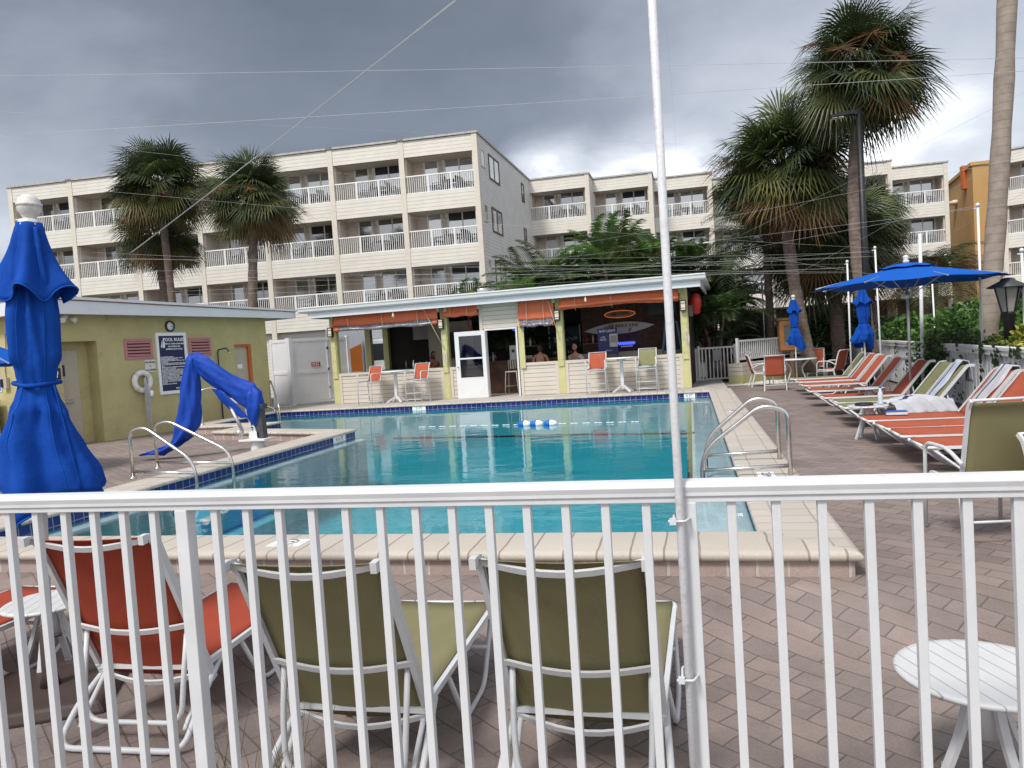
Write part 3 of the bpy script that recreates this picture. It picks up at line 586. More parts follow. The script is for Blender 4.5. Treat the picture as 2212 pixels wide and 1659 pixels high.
# ------------------------------------------------------------------ pool house (olive stucco)
HO = Vector((-14.72, 16.53, 0)); HR = math.atan2(.98, .21)
HM = Matrix.Translation(HO) @ Matrix.Rotation(HR, 4, 'Z')
def H(s, y, z): return HM @ Vector((s, y, z))
ph = thing('pool_house', 'low olive yellow stucco pool house with white overhanging roof', 'building', HO, HR)
m = MB(); zb = -.3; WT = 3.02
m.box(-1.6, -.97, 0, .4, zb, WT); m.box(-.97, 0, 0, .4, 2.37, WT); m.box(0, 4.64, 0, .4, zb, WT); m.box(4.64, 5.33, 0, .4, 2.17, WT); m.box(5.33, 6.05, 0, .4, zb, WT)
m.box(-.97, -.95, .4, .42, zb, 2.4); m.box(-1.0, .02, .4, .5, 2.16, 2.4); m.box(-.31, .02, .4, .5, zb, 2.16); m.box(-1.0, -.95, .4, .5, zb, 2.16)
m.box(-1.6, -1.35, .402, 6, zb, WT); m.box(5.8, 6.05, .402, 6, zb, WT); m.build('wall', 'stucco', ph)
m = MB(); m.box(-1.9, 7.0, -.36, 6.3, 3.02, 3.06); m.build('soffit', 'beigedoor', ph)
m = MB(); m.prism([(-1.95, 3.02), (7.05, 2.97), (7.05, 3.17), (-1.95, 3.36)], 1, -.42, -.36); m.prism([(-.36, 3.02), (6.3, 3.02), (6.3, 3.3), (-.36, 3.36)], 0, -1.95, -1.89); m.prism([(-.36, 2.97), (6.3, 2.97), (6.3, 3.17), (-.36, 3.17)], 0, 6.99, 7.05); m.build('fascia', 'fascia', ph)
m = MB(); m.prism([(-1.97, 3.362), (7.07, 3.172), (7.07, 3.19), (-1.97, 3.385)], 1, -.44, -.30); m.prism([(-.30, 3.362), (6.3, 3.30), (6.3, 3.32), (-.30, 3.385)], 0, -1.975, -1.85); m.build('drip_edge', 'rust', ph)
m = MB(); m.hexa([(-1.99, -.47, 3.388), (7.09, -.47, 3.193), (7.09, 6.4, 3.193), (-1.99, 6.4, 3.388)], [(-1.99, -.47, 3.46), (7.09, -.47, 3.25), (7.09, 6.4, 3.25), (-1.99, 6.4, 3.46)]); m.build('roof', 'whitefar', ph)
d_ = MB().box(-.95, -.31, .36, .42, -.1, 2.16).build('door', 'beigedoor', ph)
m = MB(); m.box(-.90, -.52, .29, .33, .86, .92); m.box(-.56, -.50, .33, .37, .84, .94); m.build('handle', 'steel', d_)
d_ = MB().box(4.64, 5.23, .10, .14, -.1, 2.10).build('door', 'beigedoor', ph); d_['label'] = 'beige door with lower louvre in an orange frame'
m = MB(); m.box(5.23, 5.33, .02, .2, -.1, 2.168); m.box(4.64, 5.23, .02, .2, 2.10, 2.168); m.box(4.70, 5.18, .08, .098, .3, .72); [m.box(4.74, 5.14, .06, .082, .36+.06*k, .38+.06*k) for k in range(6)]; m.build('frame', 'orange', d_)
m = MB(); m.lathe([(.01, 0), (.03, .01), (.035, .04), (.01, .05)], 10, (5.18, .06, .95)); m.build('handle', 'orange', d_)
m = MB(); m.box(4.80, 5.0, .094, .099, 1.42, 1.55); m.build('sign', 'ink', d_)
for a, b in ((.83, 1.60), (2.94, 3.66)):
    v = MB(); v.box(a-.05, b+.05, -.03, -.002, 1.86, 1.93); v.box(a-.05, b+.05, -.03, -.002, 2.34, 2.41); v.box(a-.05, a+.03, -.03, -.002, 1.93, 2.34); v.box(b-.03, b+.05, -.03, -.002, 1.93, 2.34); vo = v.build('vent', 'pink', ph)
    v = MB(); v.box(a+.03, b-.03, -.012, -.004, 1.93, 2.34); v.build('vent_shade_sheet', 'pinkdark', vo)  # dark sheet on the wall: shade behind the louvres put into colour
    v = MB()
    for k in range(5): z = 1.94+.085*k; v.hexa([(a+.03, -.05, z), (b-.03, -.05, z), (b-.03, -.045, z+.005), (a+.03, -.045, z+.005)], [(a+.03, -.014, z+.05), (b-.03, -.014, z+.05), (b-.03, -.013, z+.056), (a+.03, -.013, z+.056)])
    v.build('louvre', 'pink', vo)
def wallthing(name, label, cat, s, z, y=0., group=None): return thing(name, label, cat, H(s, y, z), HR, group)
t = wallthing('wall_clock', 'round black rimmed clock on the stucco wall above the pool rules', 'clock', 2.28, 2.74)
m = MB(); m.lathe([(.12, 0), (.155, .0), (.155, .045), (.12, .05), (.12, .03)], 24, cap=False); q = m.build('rim', 'black', t); q.rotation_euler = (R(90), 0, 0)
m = MB(); m.lathe([(.01, 0), (.121, 0), (.121, .03), (.01, .031)], 24); q = m.build('face', 'ink', t); q.rotation_euler = (R(90), 0, 0)
m = MB(); m.bar((0, -.036, 0), (.07, -.036, -.01), .012, .004); m.bar((0, -.036, 0), (.04, -.036, -.03), .014, .004); m.build('hands', 'black', t)
t = wallthing('rules_board', 'tall navy pool rules board in a white frame on the stucco wall', 'sign', 2.27, 1.70)
w2, h2 = .51, .86
m = MB(); m.box(-w2, w2, -.05, -.004, -h2, -h2+.09); m.box(-w2, w2, -.05, -.004, h2-.09, h2); m.box(-w2, -w2+.08, -.05, -.004, -h2+.09, h2-.09); m.box(w2-.08, w2, -.05, -.004, -h2+.09, h2-.09); m.build('frame', 'ink', t)
MB().box(-w2+.08, w2-.08, -.03, -.004, -h2+.09, h2-.09).build('board', 'navy', t)
text('POOL RULES', .125, 'ink', t, (.09, -.032, .66), bold=.003)
for k, l in enumerate(('SWIM AT YOUR OWN RISK', 'NO DIVING OR', 'JUMPING INTO POOL')): text(l, .058, 'ink', t, (.09, -.032, .545-.075*k), bold=.0015)
rules = ['•NO LIFEGUARD ON DUTY', '•HOURS OF OPERATION: 7:30 AM TO 10:00 PM', '•SHOWER BEFORE ENTERING POOL', '•NO RESERVING OF LOUNGES – UP TO 30 A VISIT', '  COME AGAIN', '•NO GLASS OR BOTTLES ALLOWED IN POOL AREA', '•NO COOLERS PERMITTED IN POOL OR RESTAURANT', '  AREA', '•MINORS MUST BE ACCOMPANIED AND SUPERVISED', '  BY AN ADULT AT ALL TIMES', '•NO RUNNING, SHOVING, ETC. ABSOLUTELY', '•NO SKATE BOARDS, ROLLER SKATING, SKATE', '  BOARDING, OR BICYCLING IN POOL AREA', '•FLOATING TUBES OR RAFTS ARE ALLOWED ONLY', '  WHEN NOT INTERFERING WITH OTHERS', '•NO PETS ALLOWED IN POOL AREA', '•INFANTS WEARING DIAPERS MUST WEAR TIGHT', '  FITTING WATERPROOF PANTS OVER DIAPERS', '•NO STREET CLOTHES OR CUT OFFS ALLOWED', '•NO SCUBA OR SNORKELING EQUIPMENT ALLOWED', '  IN POOL', '•BATHING LOAD 10 PERSONS']
text('\n'.join(rules), .036, 'ink', t, (-.40, -.032, -.20), align='LEFT', bold=.001)
text('MAX DEPTH 7.5', .05, 'ink', t, (.22, -.032, -.71), bold=.002)
m = MB(); m.prism([(-.36, .45), (-.30, .66), (-.30, .45)], 1, -.034, -.031); m.prism([(-.29, .43), (-.27, .72), (-.21, .55), (-.23, .44)], 1, -.034, -.031); m.build('sail_emblem', 'ink', t)
t = wallthing('warning_sign', 'small cream hand painted no diving allowed sign left of the rules board', 'sign', 1.53, 1.655)
MB().box(-.17, .17, -.02, -.004, -.17, .17).build('board', 'paper', t); text('NO DIVING', .062, 'darkwood', t, (0, -.022, .10), bold=.002); text('&', .06, 'darkwood', t, (0, -.022, 0)); text('ALLOWED', .072, 'darkwood', t, (0, -.022, -.11), bold=.002)
t = wallthing('life_ring', 'white life ring with hanging rope on the stucco wall', 'life ring', 1.18, 1.25, -.09)
m = MB(); m.tube([(.24*math.cos(a), 0, .24*math.sin(a)) for a in [k*math.pi/14 for k in range(28)]], .075, 12, closed=True); m.build('ring', 'whitefar', t)
m = MB()
for a in (R(45), R(135), R(225), R(315)):
    c = Vector((.24*math.cos(a), 0, .24*math.sin(a))); tn = Vector((-math.sin(a), 0, math.cos(a))); e = Vector((math.cos(a), 0, math.sin(a)))
    for o in (-.02, .02): m.tube([c+tn*o+(e*math.cos(k*math.pi/5)+Vector((0, 1, 0))*math.sin(k*math.pi/5))*.079 for k in range(10)], .008, 5, closed=True)
m.build('band', 'rope', t)
m = MB(); rr = random.Random(2)
for k in range(7):
    x = -.04+.02*k; L = rr.uniform(.7, 1.2); m.tube([(x*.3, -.1, .1), (x, -.11, -.15), (x*1.3+rr.uniform(-.02, .02), -.11, -.3-L*.4), (x+rr.uniform(-.03, .03), -.1, -.1-L), (x+.03, -.1, -.12-L), (x+.05, -.1, -L*.6), (x*.5, -.1, -.2)], .006, 5)
m.build('rope', 'towelw', t)
m = MB(); m.lathe([(.05, 0), (.055, .05), (.055, .15), (.02, .17)], 10, (.17, -.1, -.42)); m.build('float', 'ink', t)
t = wallthing('outdoor_shower', 'bent grey pipe shower on the stucco wall before the orange door', 'shower', 3.88, 0)
m = MB(); m.tube(smoothpath([(0, -.08, DK), (0, -.08, 2.02), (0.02, -.42, 2.06), (.04, -.5, 1.93)], .08), .022, 8); m.build('pipe', 'lampgrey', t)
m = MB(); m.lathe([(.02, .05), (.05, 0), (.02, -.01)], 10, (.04, -.5, 1.90)); m.build('shower_head', 'steel', t)
m = MB(); m.box(-.06, .06, -.1, 0, .95, 1.0); m.build('bracket', 'lampgrey', t)
def restroom(label, s, z, y, male):
    t = wallthing('restroom_sign', label, 'sign', s, z, y)
    MB().box(-.10, .10, -.012, -.002, -.15, .13).build('plate', 'navy', t)
    m = MB(); m.lathe([(.002, -.012), (.02, -.008), (.024, 0), (.018, .018), (.002, .024)], 10, (0, -.014, .09))
    m.prism([(-.035, .05), (.035, .05), (.03, -.03), (.015, -.03), (.012, -.10), (-.012, -.10), (-.015, -.03), (-.03, -.03)], 1, -.016, -.013); m.build('figure', 'ink', t); return t
restroom('navy restroom plate with a white figure on the beige door', -.77, 1.67, .355, 0); restroom('navy restroom plate on the wall left of the beige door', -1.12, 1.60, 0, 1)
t = wallthing('floodlight', 'white twin floodlight under the pool house eave', 'lamp', -.80, 2.98)
m = MB(); m.box(-.06, .06, -.06, 0, -.06, .03); m.build('mount', 'whitefar', t)
for sx in (-.1, .1): m = MB(); m.lathe([(.02, 0), (.04, .04), (.075, .15), (.07, .155)], 12); q = m.build('lamp_head', 'whitefar', t); q.location = (sx, -.06, -.05); q.rotation_euler = (R(110), 0, R(30) if sx > 0 else R(-30))
t = wallthing('water_tap', 'small brass garden tap low on the stucco wall', 'tap', 2.95, .42)
m = MB(); m.tube([(0, 0, 0), (0, -.12, 0), (0, -.14, -.06)], .014, 7); m.tube([(-.04, -.08, .05), (.04, -.08, .05)], .01, 6); m.tube([(0, -.08, 0), (0, -.08, .05)], .008, 6); m.build('tap', 'steel', t)
# left face: towel bin, sign, phone
def HL(u, z, off=0): return H(-1.6-off, u, z)
t = thing('towel_sign', 'blue please deposit towel here sign left of the big umbrella', 'sign', HL(1.65, 1.5), HR-R(90))
MB().box(-.26, .26, -.015, -.003, -.26, .26).build('board', 'ink', t); MB().box(-.24, .24, -.018, -.0155, -.24, .24).build('panel', 'bluebook', t)
for k, l in enumerate(('PLEASE', 'DEPOSIT', 'TOWEL', 'HERE')): text(l, .085, 'ink', t, (0, -.02, .18-.09*k), bold=.002)
m = MB(); m.prism([(-.05, -.10), (.05, -.10), (.05, -.16), (.1, -.16), (0, -.23), (-.1, -.16), (-.05, -.16)], 1, -.0215, -.0185); m.build('arrow', 'ink', t)
t = thing('wall_phone', 'beige wall phone with hanging cord beside the towel sign', 'phone', HL(1.15, 1.45), HR-R(90))
MB().box(-.09, .09, -.09, -.003, -.14, .14).build('case', 'beigedoor', t, bevel=.01); m = MB(); m.bar((-.05, -.11, -.1), (-.05, -.11, .1), .05, .04); m.build('handset', 'black', t)
m = MB(); m.tube([(0, -.02, .14), (.0, -.02, .5), (.1, -.02, .8), (.12, -.02, 1.2)], .008, 5); m.build('cord', 'black', t)
t = thing('towel_bin', 'grey towel return bin with a dark slot by the pool house', 'bin', HL(1.9, DK, .45), HR-R(90))
m = MB(); m.box(-.45, .55, -.3, .3, 0, .82); m.box(-.45, -.38, -.3, .3, .82, 1.12); m.box(.48, .55, -.3, .3, .82, 1.12); m.box(-.38, .48, .2, .3, .82, 1.12); m.build('body', 'greybin', t, bevel=.01)
m = MB(); m.box(-.5, .6, -.36, .34, 1.12, 1.17); m.build('lid', 'alu', t, bevel=.01); MB().box(-.38, .48, -.1, .19, .825, 1.11).build('slot', 'black', t)

# ------------------------------------------------------------------ pool bar
BO = Vector((-11.66, 23.6, 0)); BR = math.atan2(-.6, 11.57)
BM = Matrix.Translation(BO) @ Matrix.Rotation(BR, 4, 'Z')
def B(u, y, z): return BM @ Vector((u, y, z))
bar = thing('pool_bar', 'open fronted beige pool bar with lime posts, white roof and orange awnings', 'building', BO, BR)
for u in (0, 3.99, 7.78, 11.54):
    m = MB(); m.box(u-.11, u+.11, 0, .2, 0, 3.02); m.box(u-.085, u+.085, -.035, 0, .85, 2.22 if u > 0 else 2.3)
    p_ = m.build('post', 'lime', bar, bevel=.006)
    m = MB(); [m.lathe([(.003, 0), (.014, .002), (.012, .008), (.002, .01)], 6, (u+dx, -.04, z)) for z in (1.05, 1.45, 1.9) for dx in (-.045, .045)]; m.build('bolt', 'bronze', p_)
for y in (2.5, 4.0):
    m = MB(); m.box(-.11, .11, y, y+.2, 0, 3.02); m.build('post', 'lime', bar, bevel=.006)
def hw(u0, u1):
    m = MB(); m.box(u0, u1, .03, .13, 0, 1.0); w_ = m.build('half_wall', 'siding2', bar)
    m = MB(); m.box(u0, u1, .0, .16, .93, 1.02); m.box(u0, u0+.09, .005, .03, 0, .93); m.box(u1-.09, u1, .005, .03, 0, .93); m.build('trim', 'beigetrim', w_)
M['beigetrim'] = mat('beige_trim', (.58, .51, .43), .6, var=.04)
for a, b in ((.112, 3.878), (4.102, 5.33), (6.45, 7.668), (7.892, 11.428)): hw(a, b)
m = MB(); m.box(-.09, .07, .21, 2.49, 0, 1.0); m.box(-.09, .07, 2.71, 3.99, 0, 1.0); m.build('half_wall', 'siding2', bar)
m = MB(); m.box(5.23, 6.52, .02, .12, 2.16, 3.02); p_ = m.build('wall_panel', 'siding2', bar)
m = MB(); m.box(5.20, 5.30, -.005, .14, 1.9, 3.02); m.box(6.45, 6.55, -.005, .14, 2.16, 3.02); m.box(5.30, 6.45, -.005, .14, 2.9, 3.02); m.build('trim', 'beigetrim', p_)
m = MB(); m.box(6.46, 6.64, -.03, .0, .85, 2.2); m.build('board', 'lime', bar)
m = MB(); m.box(5.34, 5.39, -.01, .15, 0, 2.16); m.box(6.37, 6.42, -.01, .15, 0, 2.16); m.box(5.39, 6.37, -.01, .15, 2.11, 2.16); m.build('door_frame', 'whitefar', bar)
# roof
m = MB(); m.box(-.62, 12.03, -.38, 5.0, 3.021, 3.09); m.build('roof_deck', 'fascia', bar)
m = MB(); m.box(-.64, 12.05, -.42, -.38, 2.92, 3.10); m.box(-.66, -.62, -.38, 5, 2.92, 3.10); m.box(12.03, 12.07, -.38, 5, 2.92, 3.10); m.build('fascia', 'fascia', bar)
m = MB(); m.prism([(-.42, 3.105), (-.50, 3.105), (-.545, 3.15), (-.56, 3.24), (-.58, 3.25), (-.58, 3.275), (-.42, 3.275)], 0, -.92, 12.22); m.build('gutter', 'whitefar', bar)
m = MB(); m.hexa([(-.9, -.42, 3.105), (12.2, -.42, 3.105), (12.2, 5.1, 3.105), (-.9, 5.1, 3.105)], [(-.9, -.42, 3.30), (12.2, -.42, 3.30), (12.2, 5.1, 3.2), (-.9, 5.1, 3.2)]); m.build('roof', 'whitefar', bar)
t = thing('roof_vent', 'short round metal vent on the bar roof', 'vent', B(5.2, .6, 3.24))
m = MB(); m.lathe([(.16, -.05), (.16, .15), (.19, .16), (.2, .24), (.02, .26)], 16); m.build('vent', 'alu', t)
# awnings
def awning(u0, u1, z0, z1, clr=0., bulge=.08, roll=.0, sag=0., lines=(.2, .5, .8)):
    rr = random.Random(int(u0*10)); nx = 34; ny = 10; rows = []; body = z1+(clr if clr else 0)
    for j in range(ny+1):
        v = j/ny; row = []
        for i in range(nx+1):
            u = u0+(u1-u0)*i/nx; b = bulge*math.sin(v*math.pi*.8)*(.85+.15*math.sin(i*.37+j*.2))
            if j >= ny-2 and not clr: b += .05
            z = z0+(body-z0)*v+sag*math.sin(math.pi*i/nx)*v+.008*math.sin(i*.5+u0)*v
            row.append((u, -.05-b-.05*v, z))
        rows.append(row)
    a = MB().grid(rows).build('awning', 'awning', bar, thick=.006)
    rp = [(u0+.02+(u1-u0-.04)*i/40, -.11+.01*math.sin(i*.7), z1+sag*math.sin(math.pi*i/40)+.014*math.sin(i*.33)) for i in range(41)]
    if clr:
        m = MB(); m.tube(rp, [.055+.008*math.sin(i*.45) for i in range(41)], 10)
        rows = [[(p[0], p[1]+.01, p[2]+clr*f+.03) for p in rp] for f in (0, .5, 1)]; m.grid(rows); m.build('clear_roll', 'clear', a)
    elif roll: MB().tube(rp, [roll*(1+.13*math.sin(i*1.9)) for i in range(41)], 10).build('roll', 'awning', a)
    if clr:
        m = MB(); m.tube([rp[0], rp[1], rp[2]], .07, 10); m.tube([rp[-3], rp[-2], rp[-1]], .07, 10); m.build('roll_end', 'awning', a)
    m = MB()
    for f in lines: u = u0+(u1-u0)*f; m.tube([(u, -.06, z0), (u, -.16-bulge, (z0+body)/2), (u, -.19, z1), (u, -.1, z1-.075)], .007, 5)
    m.build('cord', 'rope', a)
awning(.10, 3.86, 3.0, 2.48, clr=.12, sag=-.02, lines=(.16, .49, .82)); awning(4.0, 5.2, 3.0, 2.68, roll=.075, bulge=.03, lines=(.25, .72))
awning(6.52, 7.66, 2.99, 2.18, clr=.16, bulge=.02, lines=(.25, .72)); awning(7.84, 11.42, 3.0, 2.60, roll=.05, bulge=.12, sag=.05, lines=(.14, .45))
for u in (.08, 3.84, 4.12, 5.25, 6.5, 7.68, 7.9, 11.45):
    pass
m = MB()
for u in (.07, 3.87, 4.12, 5.24, 6.49, 7.66, 7.91, 11.45): m.box(u-.045, u+.045, -.13, -.10, 2.8, 2.97)
m.build('awning_clip', 'limed', bar)
# lanterns on the posts
def lantern(u, y, z=2.26, rot=0):
    o = MB().box(-.08, .08, .0, .02, 0, .32).build('wall_lamp', 'bronze', bar); o.location = (u, y, z); o.rotation_euler = (0, 0, rot)
    MB().box(-.065, .065, -.1, -.002, .03, .29).build('lamp_glass', 'lampglass', o, bevel=.008)
    m = MB(); [m.box(-.075, .075, -.11, -.001, a, a+.012) for a in (.0, .08, .225, .305)]; m.box(-.082, -.068, -.112, 0, 0, .318); m.box(.068, .082, -.112, 0, 0, .318); m.build('cage', 'bronze', o)
for u in (-.03, 3.94, 7.75, 11.53): lantern(u, -.06)
lantern(11.68, .1, 2.1, R(90))
for u in (2.45, 8.72):
    m = MB(); m.tube([(u, -.43, 2.95), (u, -.43, 2.86)], .006, 5); m.lathe([(.012, .0), (.022, -.02), (.038, -.08), (.034, -.12), (.01, -.14)], 10, (u, -.43, 2.87)); m.build('bulb', 'lampglass', bar)
# screen door, swung open flat to the left
dr = MB(); dr.box(-1.0, -.86, -.04, 0, 0, 2.12); dr.box(-.12, 0, -.04, 0, 0, 2.12); dr.box(-.86, -.12, -.04, 0, 1.98, 2.12); dr.box(-.86, -.12, -.04, 0, 0, .62); dr.box(-.86, -.12, -.045, .003, 1.24, 1.29); dr.box(-.86, -.12, -.045, .003, .62, .66)
d_ = dr.build('screen_door', 'whitefar', bar, bevel=.004); d_.location = (5.37, -.02, .0); d_.rotation_euler = (0, 0, R(5))
M['doorglass'] = glassmat('door_glass', (.05, .05, .05), .12); _t = M['doorglass'].node_tree
_tr = NN(_t, 'ShaderNodeBsdfTransparent'); _tr.inputs[0].default_value = (.55, .55, .57, 1); LK(_t, _tr.outputs[0], [n for n in _t.nodes if n.type == 'MIX_SHADER'][0].inputs[1])
MB().box(-.86, -.12, -.022, -.018, .66, 1.98).build('pane', 'doorglass', d_); m = MB(); m.tube([(-.94, -.04, 1.0), (-.94, -.09, 1.0), (-.90, -.1, 1.0)], .012, 6); m.build('handle', 'black', d_)
# interior
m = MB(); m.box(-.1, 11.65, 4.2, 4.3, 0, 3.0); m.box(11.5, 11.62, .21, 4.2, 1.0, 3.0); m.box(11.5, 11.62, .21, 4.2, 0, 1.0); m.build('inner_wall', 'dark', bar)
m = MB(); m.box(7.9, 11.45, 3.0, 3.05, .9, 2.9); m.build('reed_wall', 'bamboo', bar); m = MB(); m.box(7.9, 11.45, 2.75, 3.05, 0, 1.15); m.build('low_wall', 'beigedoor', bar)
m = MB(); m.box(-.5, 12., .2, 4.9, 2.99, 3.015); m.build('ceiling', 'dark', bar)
m = MB(); m.box(4.4, 7.7, 1.7, 2.0, 0, 1.05); m.box(4.3, 7.8, 1.6, 2.1, 1.05, 1.1); m.build('bar_counter', 'darkwood', bar)
m = MB(); m.box(.8, 3.6, .5, .95, .98, 1.03); m.build('side_counter', 'teal', bar)
m = MB(); m.box(2.2, 3.9, 3.0, 3.1, 0, 2.6); m.build('cupboard', 'beigedoor', bar)
m = MB(); m.box(1.35, 2.1, 3.6, 4.2, 2.05, 2.65); m.build('cooling_unit', 'greybin', bar)
def bitem(name, label, cat, u, y, z, group=None): return thing(name, label, cat, B(u, y, z), BR, group)
t = bitem('surfboard', 'long white surfboard with wooden letters on the reed wall', 'surfboard', 9.2, 2.93, 1.95)
m = MB(); nn = 25; top = [(-1.2+2.4*i/(nn-1), .20*(1-abs(-1+2*i/(nn-1))**2.2)) for i in range(nn)]; m.prism(top+[(x, -z) for x, z in top[::-1][1:-1]], 1, -.03, .03); q = m.build('board', 'surf', t, bevel=.01); q.rotation_euler = (0, R(-2), 0)
m = MB(); rr = random.Random(4)
for k in range(9): x = -.35+.11*k+rr.uniform(-.02, .02); m.prism([(x, .02), (x+.09, .03), (x+.08, .13), (x+.01, .12)], 1, -.055, -.035)
m.prism([(-.5, -.02), (-.2, .0), (-.2, .08), (-.52, .06)], 1, -.055, -.036); m.prism([(.3, -.15), (.4, -.13), (.43, .0), (.33, -.02)], 1, -.056, -.036); m.build('wooden_letters', 'tan', t)
t = bitem('oval_sign', 'oval wooden sign with a glowing orange rim above the surfboard', 'sign', 9.25, 2.93, 2.42)
el = [(.52*math.cos(a), .12*math.sin(a)) for a in [k*math.pi/16 for k in range(32)]]; MB().prism(el, 1, -.02, .02).build('board', 'tan', t); m = MB(); m.tube([(x, -.03, z) for x, z in el], .011, 6, closed=True); m.build('neon_rim', 'neonorange', t)
m = MB(); m.box(-.3, -.1, -.028, -.022, -.03, .03); m.box(-.05, .3, -.028, -.022, 0, .04); m.build('lettering', 'darkwood', t)
t = bitem('drink_board', 'blue beer and live music board standing in the bar', 'sign', 8.95, 1.9, 1.1)
MB().box(-.32, .32, -.02, .02, 0, .85).build('board', 'budblue', t); m = MB(); [m.bar((sx, .05, 0), (sx, .02, -1.1), .03) for sx in (-.28, .28)]; m.build('leg', 'black', t)
text('BUD LIGHT', .105, 'ink', t, (0, -.025, .76), bold=.003); text('LIVE\nMUSIC', .075, 'ink', t, (-.15, -.025, .52), bold=.002); text('FRIDAY', .07, 'ink', t, (.02, -.025, .12))
m = MB(); m.box(.06, .33, -.03, -.022, .24, .66); m.build('poster', 'paper', t); m = MB(); m.box(.09, .30, -.033, -.0305, .38, .6); m.build('picture', 'greybin', t)
t = bitem('neon_sign', 'blue glowing neon script sign under the surfboard', 'neon sign', 9.45, 2.7, 1.42)
m = MB(); m.tube([(-.28+.56*i/60, -.02, .05*math.sin(i*.9)*(1 if i % 7 else .4)) for i in range(61)], .013, 5); m.build('tube', 'neonblue', t)
m = MB(); m.box(-.2, .2, -.01, .01, -.12, -.08); m.build('bracket', 'ink', t)
t = bitem('neon_sign', 'blue neon wave sign above the bar doorway', 'neon sign', 5.85, 2.2, 2.12)
m = MB(); m.tube([(-.2+.4*i/40, 0, .02*math.sin(i*.7)) for i in range(41)], .01, 5); m.tube([(-.15+.2*i/20, 0, .08+.03*math.sin(i*1.1)) for i in range(21)], .01, 5); m.build('tube', 'neonblue', t)
t = bitem('chalkboard', 'tall black chalkboard in a pale blue frame at the right of the bar', 'sign', 11.0, 1.9, 1.02)
m = MB(); m.bar((-.3, 0, 0), (-.18, .1, 1.0), .06, .03); m.bar((.3, 0, 0), (.18, .1, 1.0), .06, .03); m.bar((-.18, .1, 1.0), (.18, .1, 1.0), .06, .03); m.bar((-.29, 0, .08), (.29, 0, .08), .05, .03); m.build('frame', 'chalkframe', t)
m = MB(); m.hexa([(-.28, .02, .06), (.28, .02, .06), (.28, .03, .06), (-.28, .03, .06)], [(-.17, .11, .99), (.17, .11, .99), (.17, .12, .99), (-.17, .12, .99)]); m.build('board', 'chalk', t)
t = bitem('wall_television', 'black television tilted under the bar ceiling at right', 'television', 10.75, 2.0, 2.55)
MB().box(-.45, .45, -.03, .03, -.28, .28).build('screen', 'black', t, bevel=.01); m = MB(); m.bar((0, .03, .1), (0, .3, .42), .05); m.build('bracket', 'black', t)
t = bitem('menu_board', 'black framed menu board on the inner bar wall behind the left stools', 'sign', 3.35, 2.7, 1.32)
m = MB(); m.box(-.3, .3, -.02, .02, 0, .85); m.build('board', 'chalk', t); m = MB(); m.box(-.34, .34, -.03, .03, .85, .9); m.box(-.34, .34, -.03, .03, -.05, 0); m.box(-.34, -.3, -.03, .03, 0, .85); m.box(.3, .34, -.03, .03, 0, .85); m.build('frame', 'lampgrey', t)
t = bitem('hoop_light', 'big orange ring lamp hanging inside the bar', 'lamp', 4.75, 1.0, 2.42); m = MB(); m.tube([(.28*math.cos(k*math.pi/14), 0, .28*math.sin(k*math.pi/14)) for k in range(28)], .03, 8, closed=True); m.build('ring', 'signred', t); m = MB(); m.tube([(0, 0, .28), (0, 0, .57)], .006, 5); m.build('cord', 'black', t)
rr = random.Random(8)
bmesh_b = MB().lathe([(.002, 0), (.036, 0), (.036, .17), (.014, .22), (.014, .29), (.002, .29)], 9).build('bottle', 'bottle')
kinds = ['dark', 'amber', 'clear', 'green']
for k in range(12):
    o = bmesh_b if k == 0 else bmesh_b.copy()
    if k: COL.objects.link(o)
    o.location = B(7.0+.055*k+rr.uniform(-.01, .01), 2.35+rr.uniform(-.08, .08), 1.1); tag(o, 'liquor bottle in the cluster on the back counter behind the narrow bar opening', 'bottle', 'bottles behind the bar')
m = MB(); m.box(6.6, 7.9, 2.2, 2.6, 0, 1.1); m.build('back_counter', 'darkwood', bar)
for sh, (u0, u1, y, z, nk, lab) in enumerate(((8.0, 8.5, 2.85, 1.5, 7, 'bottle standing on the little shelf left of the surfboard'), (5.6, 6.4, 2.5, 1.55, 10, 'bottle on the shelf seen through the bar doorway'), (2.3, 3.3, .7, 1.03, 4, 'sauce bottle standing on the teal side counter'), (4.6, 5.2, 1.85, 1.1, 6, 'bottle on the bar counter behind the screen door'))):
    if sh in (0, 1): MB().box(u0-.05, u1+.1, y-.08, y+.1, z-.03, z).build('shelf', 'tan', bar)
    for k in range(nk):
        o = bmesh_b.copy(); COL.objects.link(o); o.location = B(u0+(u1-u0)*k/nk+rr.uniform(-.02, .02), y, z); tag(o, lab, 'bottle', 'bottles inside the bar, shelf %s' % ('left of the surfboard', 'by the doorway', 'side counter', 'bar counter')[sh]); o.scale = (1, 1, rr.uniform(.75, 1.1))
        if k % 3 == 1: o.data = o.data.copy(); o.data.materials[0] = M[('paper', 'signred', 'teal', 'surf')[(k+sh) % 4]]
cup = MB().lathe([(.002, 0), (.035, 0), (.045, .12), (.04, .12), (.03, .01)], 10, cap=False).build('paper_cup', 'paper')
for k in range(5):
    o = cup if k == 0 else cup.copy()
    if k: COL.objects.link(o)
    o.location = B(6.0+.09*k, 1.8+.03*(k % 2), 1.1); tag(o, 'white paper cup in the row on the counter inside the bar doorway', 'cup', 'paper cups on the bar counter')
t = bitem('drink_machine', 'white paper dispenser on the counter inside the bar door', 'dispenser', 5.75, 1.85, 1.1); m = MB(); m.box(-.13, .13, -.1, .1, 0, .5); m.build('body', 'whitefar', t, bevel=.015); MB().box(-.05, .05, -.105, -.1005, .26, .36).build('label_panel', 'darkwood', t)
t = bitem('metal_stool', 'pale slatted back metal stool inside the bar doorway', 'stool', 5.9, 1.0, 0)
m = MB(); m.box(-.2, .2, -.2, .2, .73, .76); m.build('seat', 'rope', t)
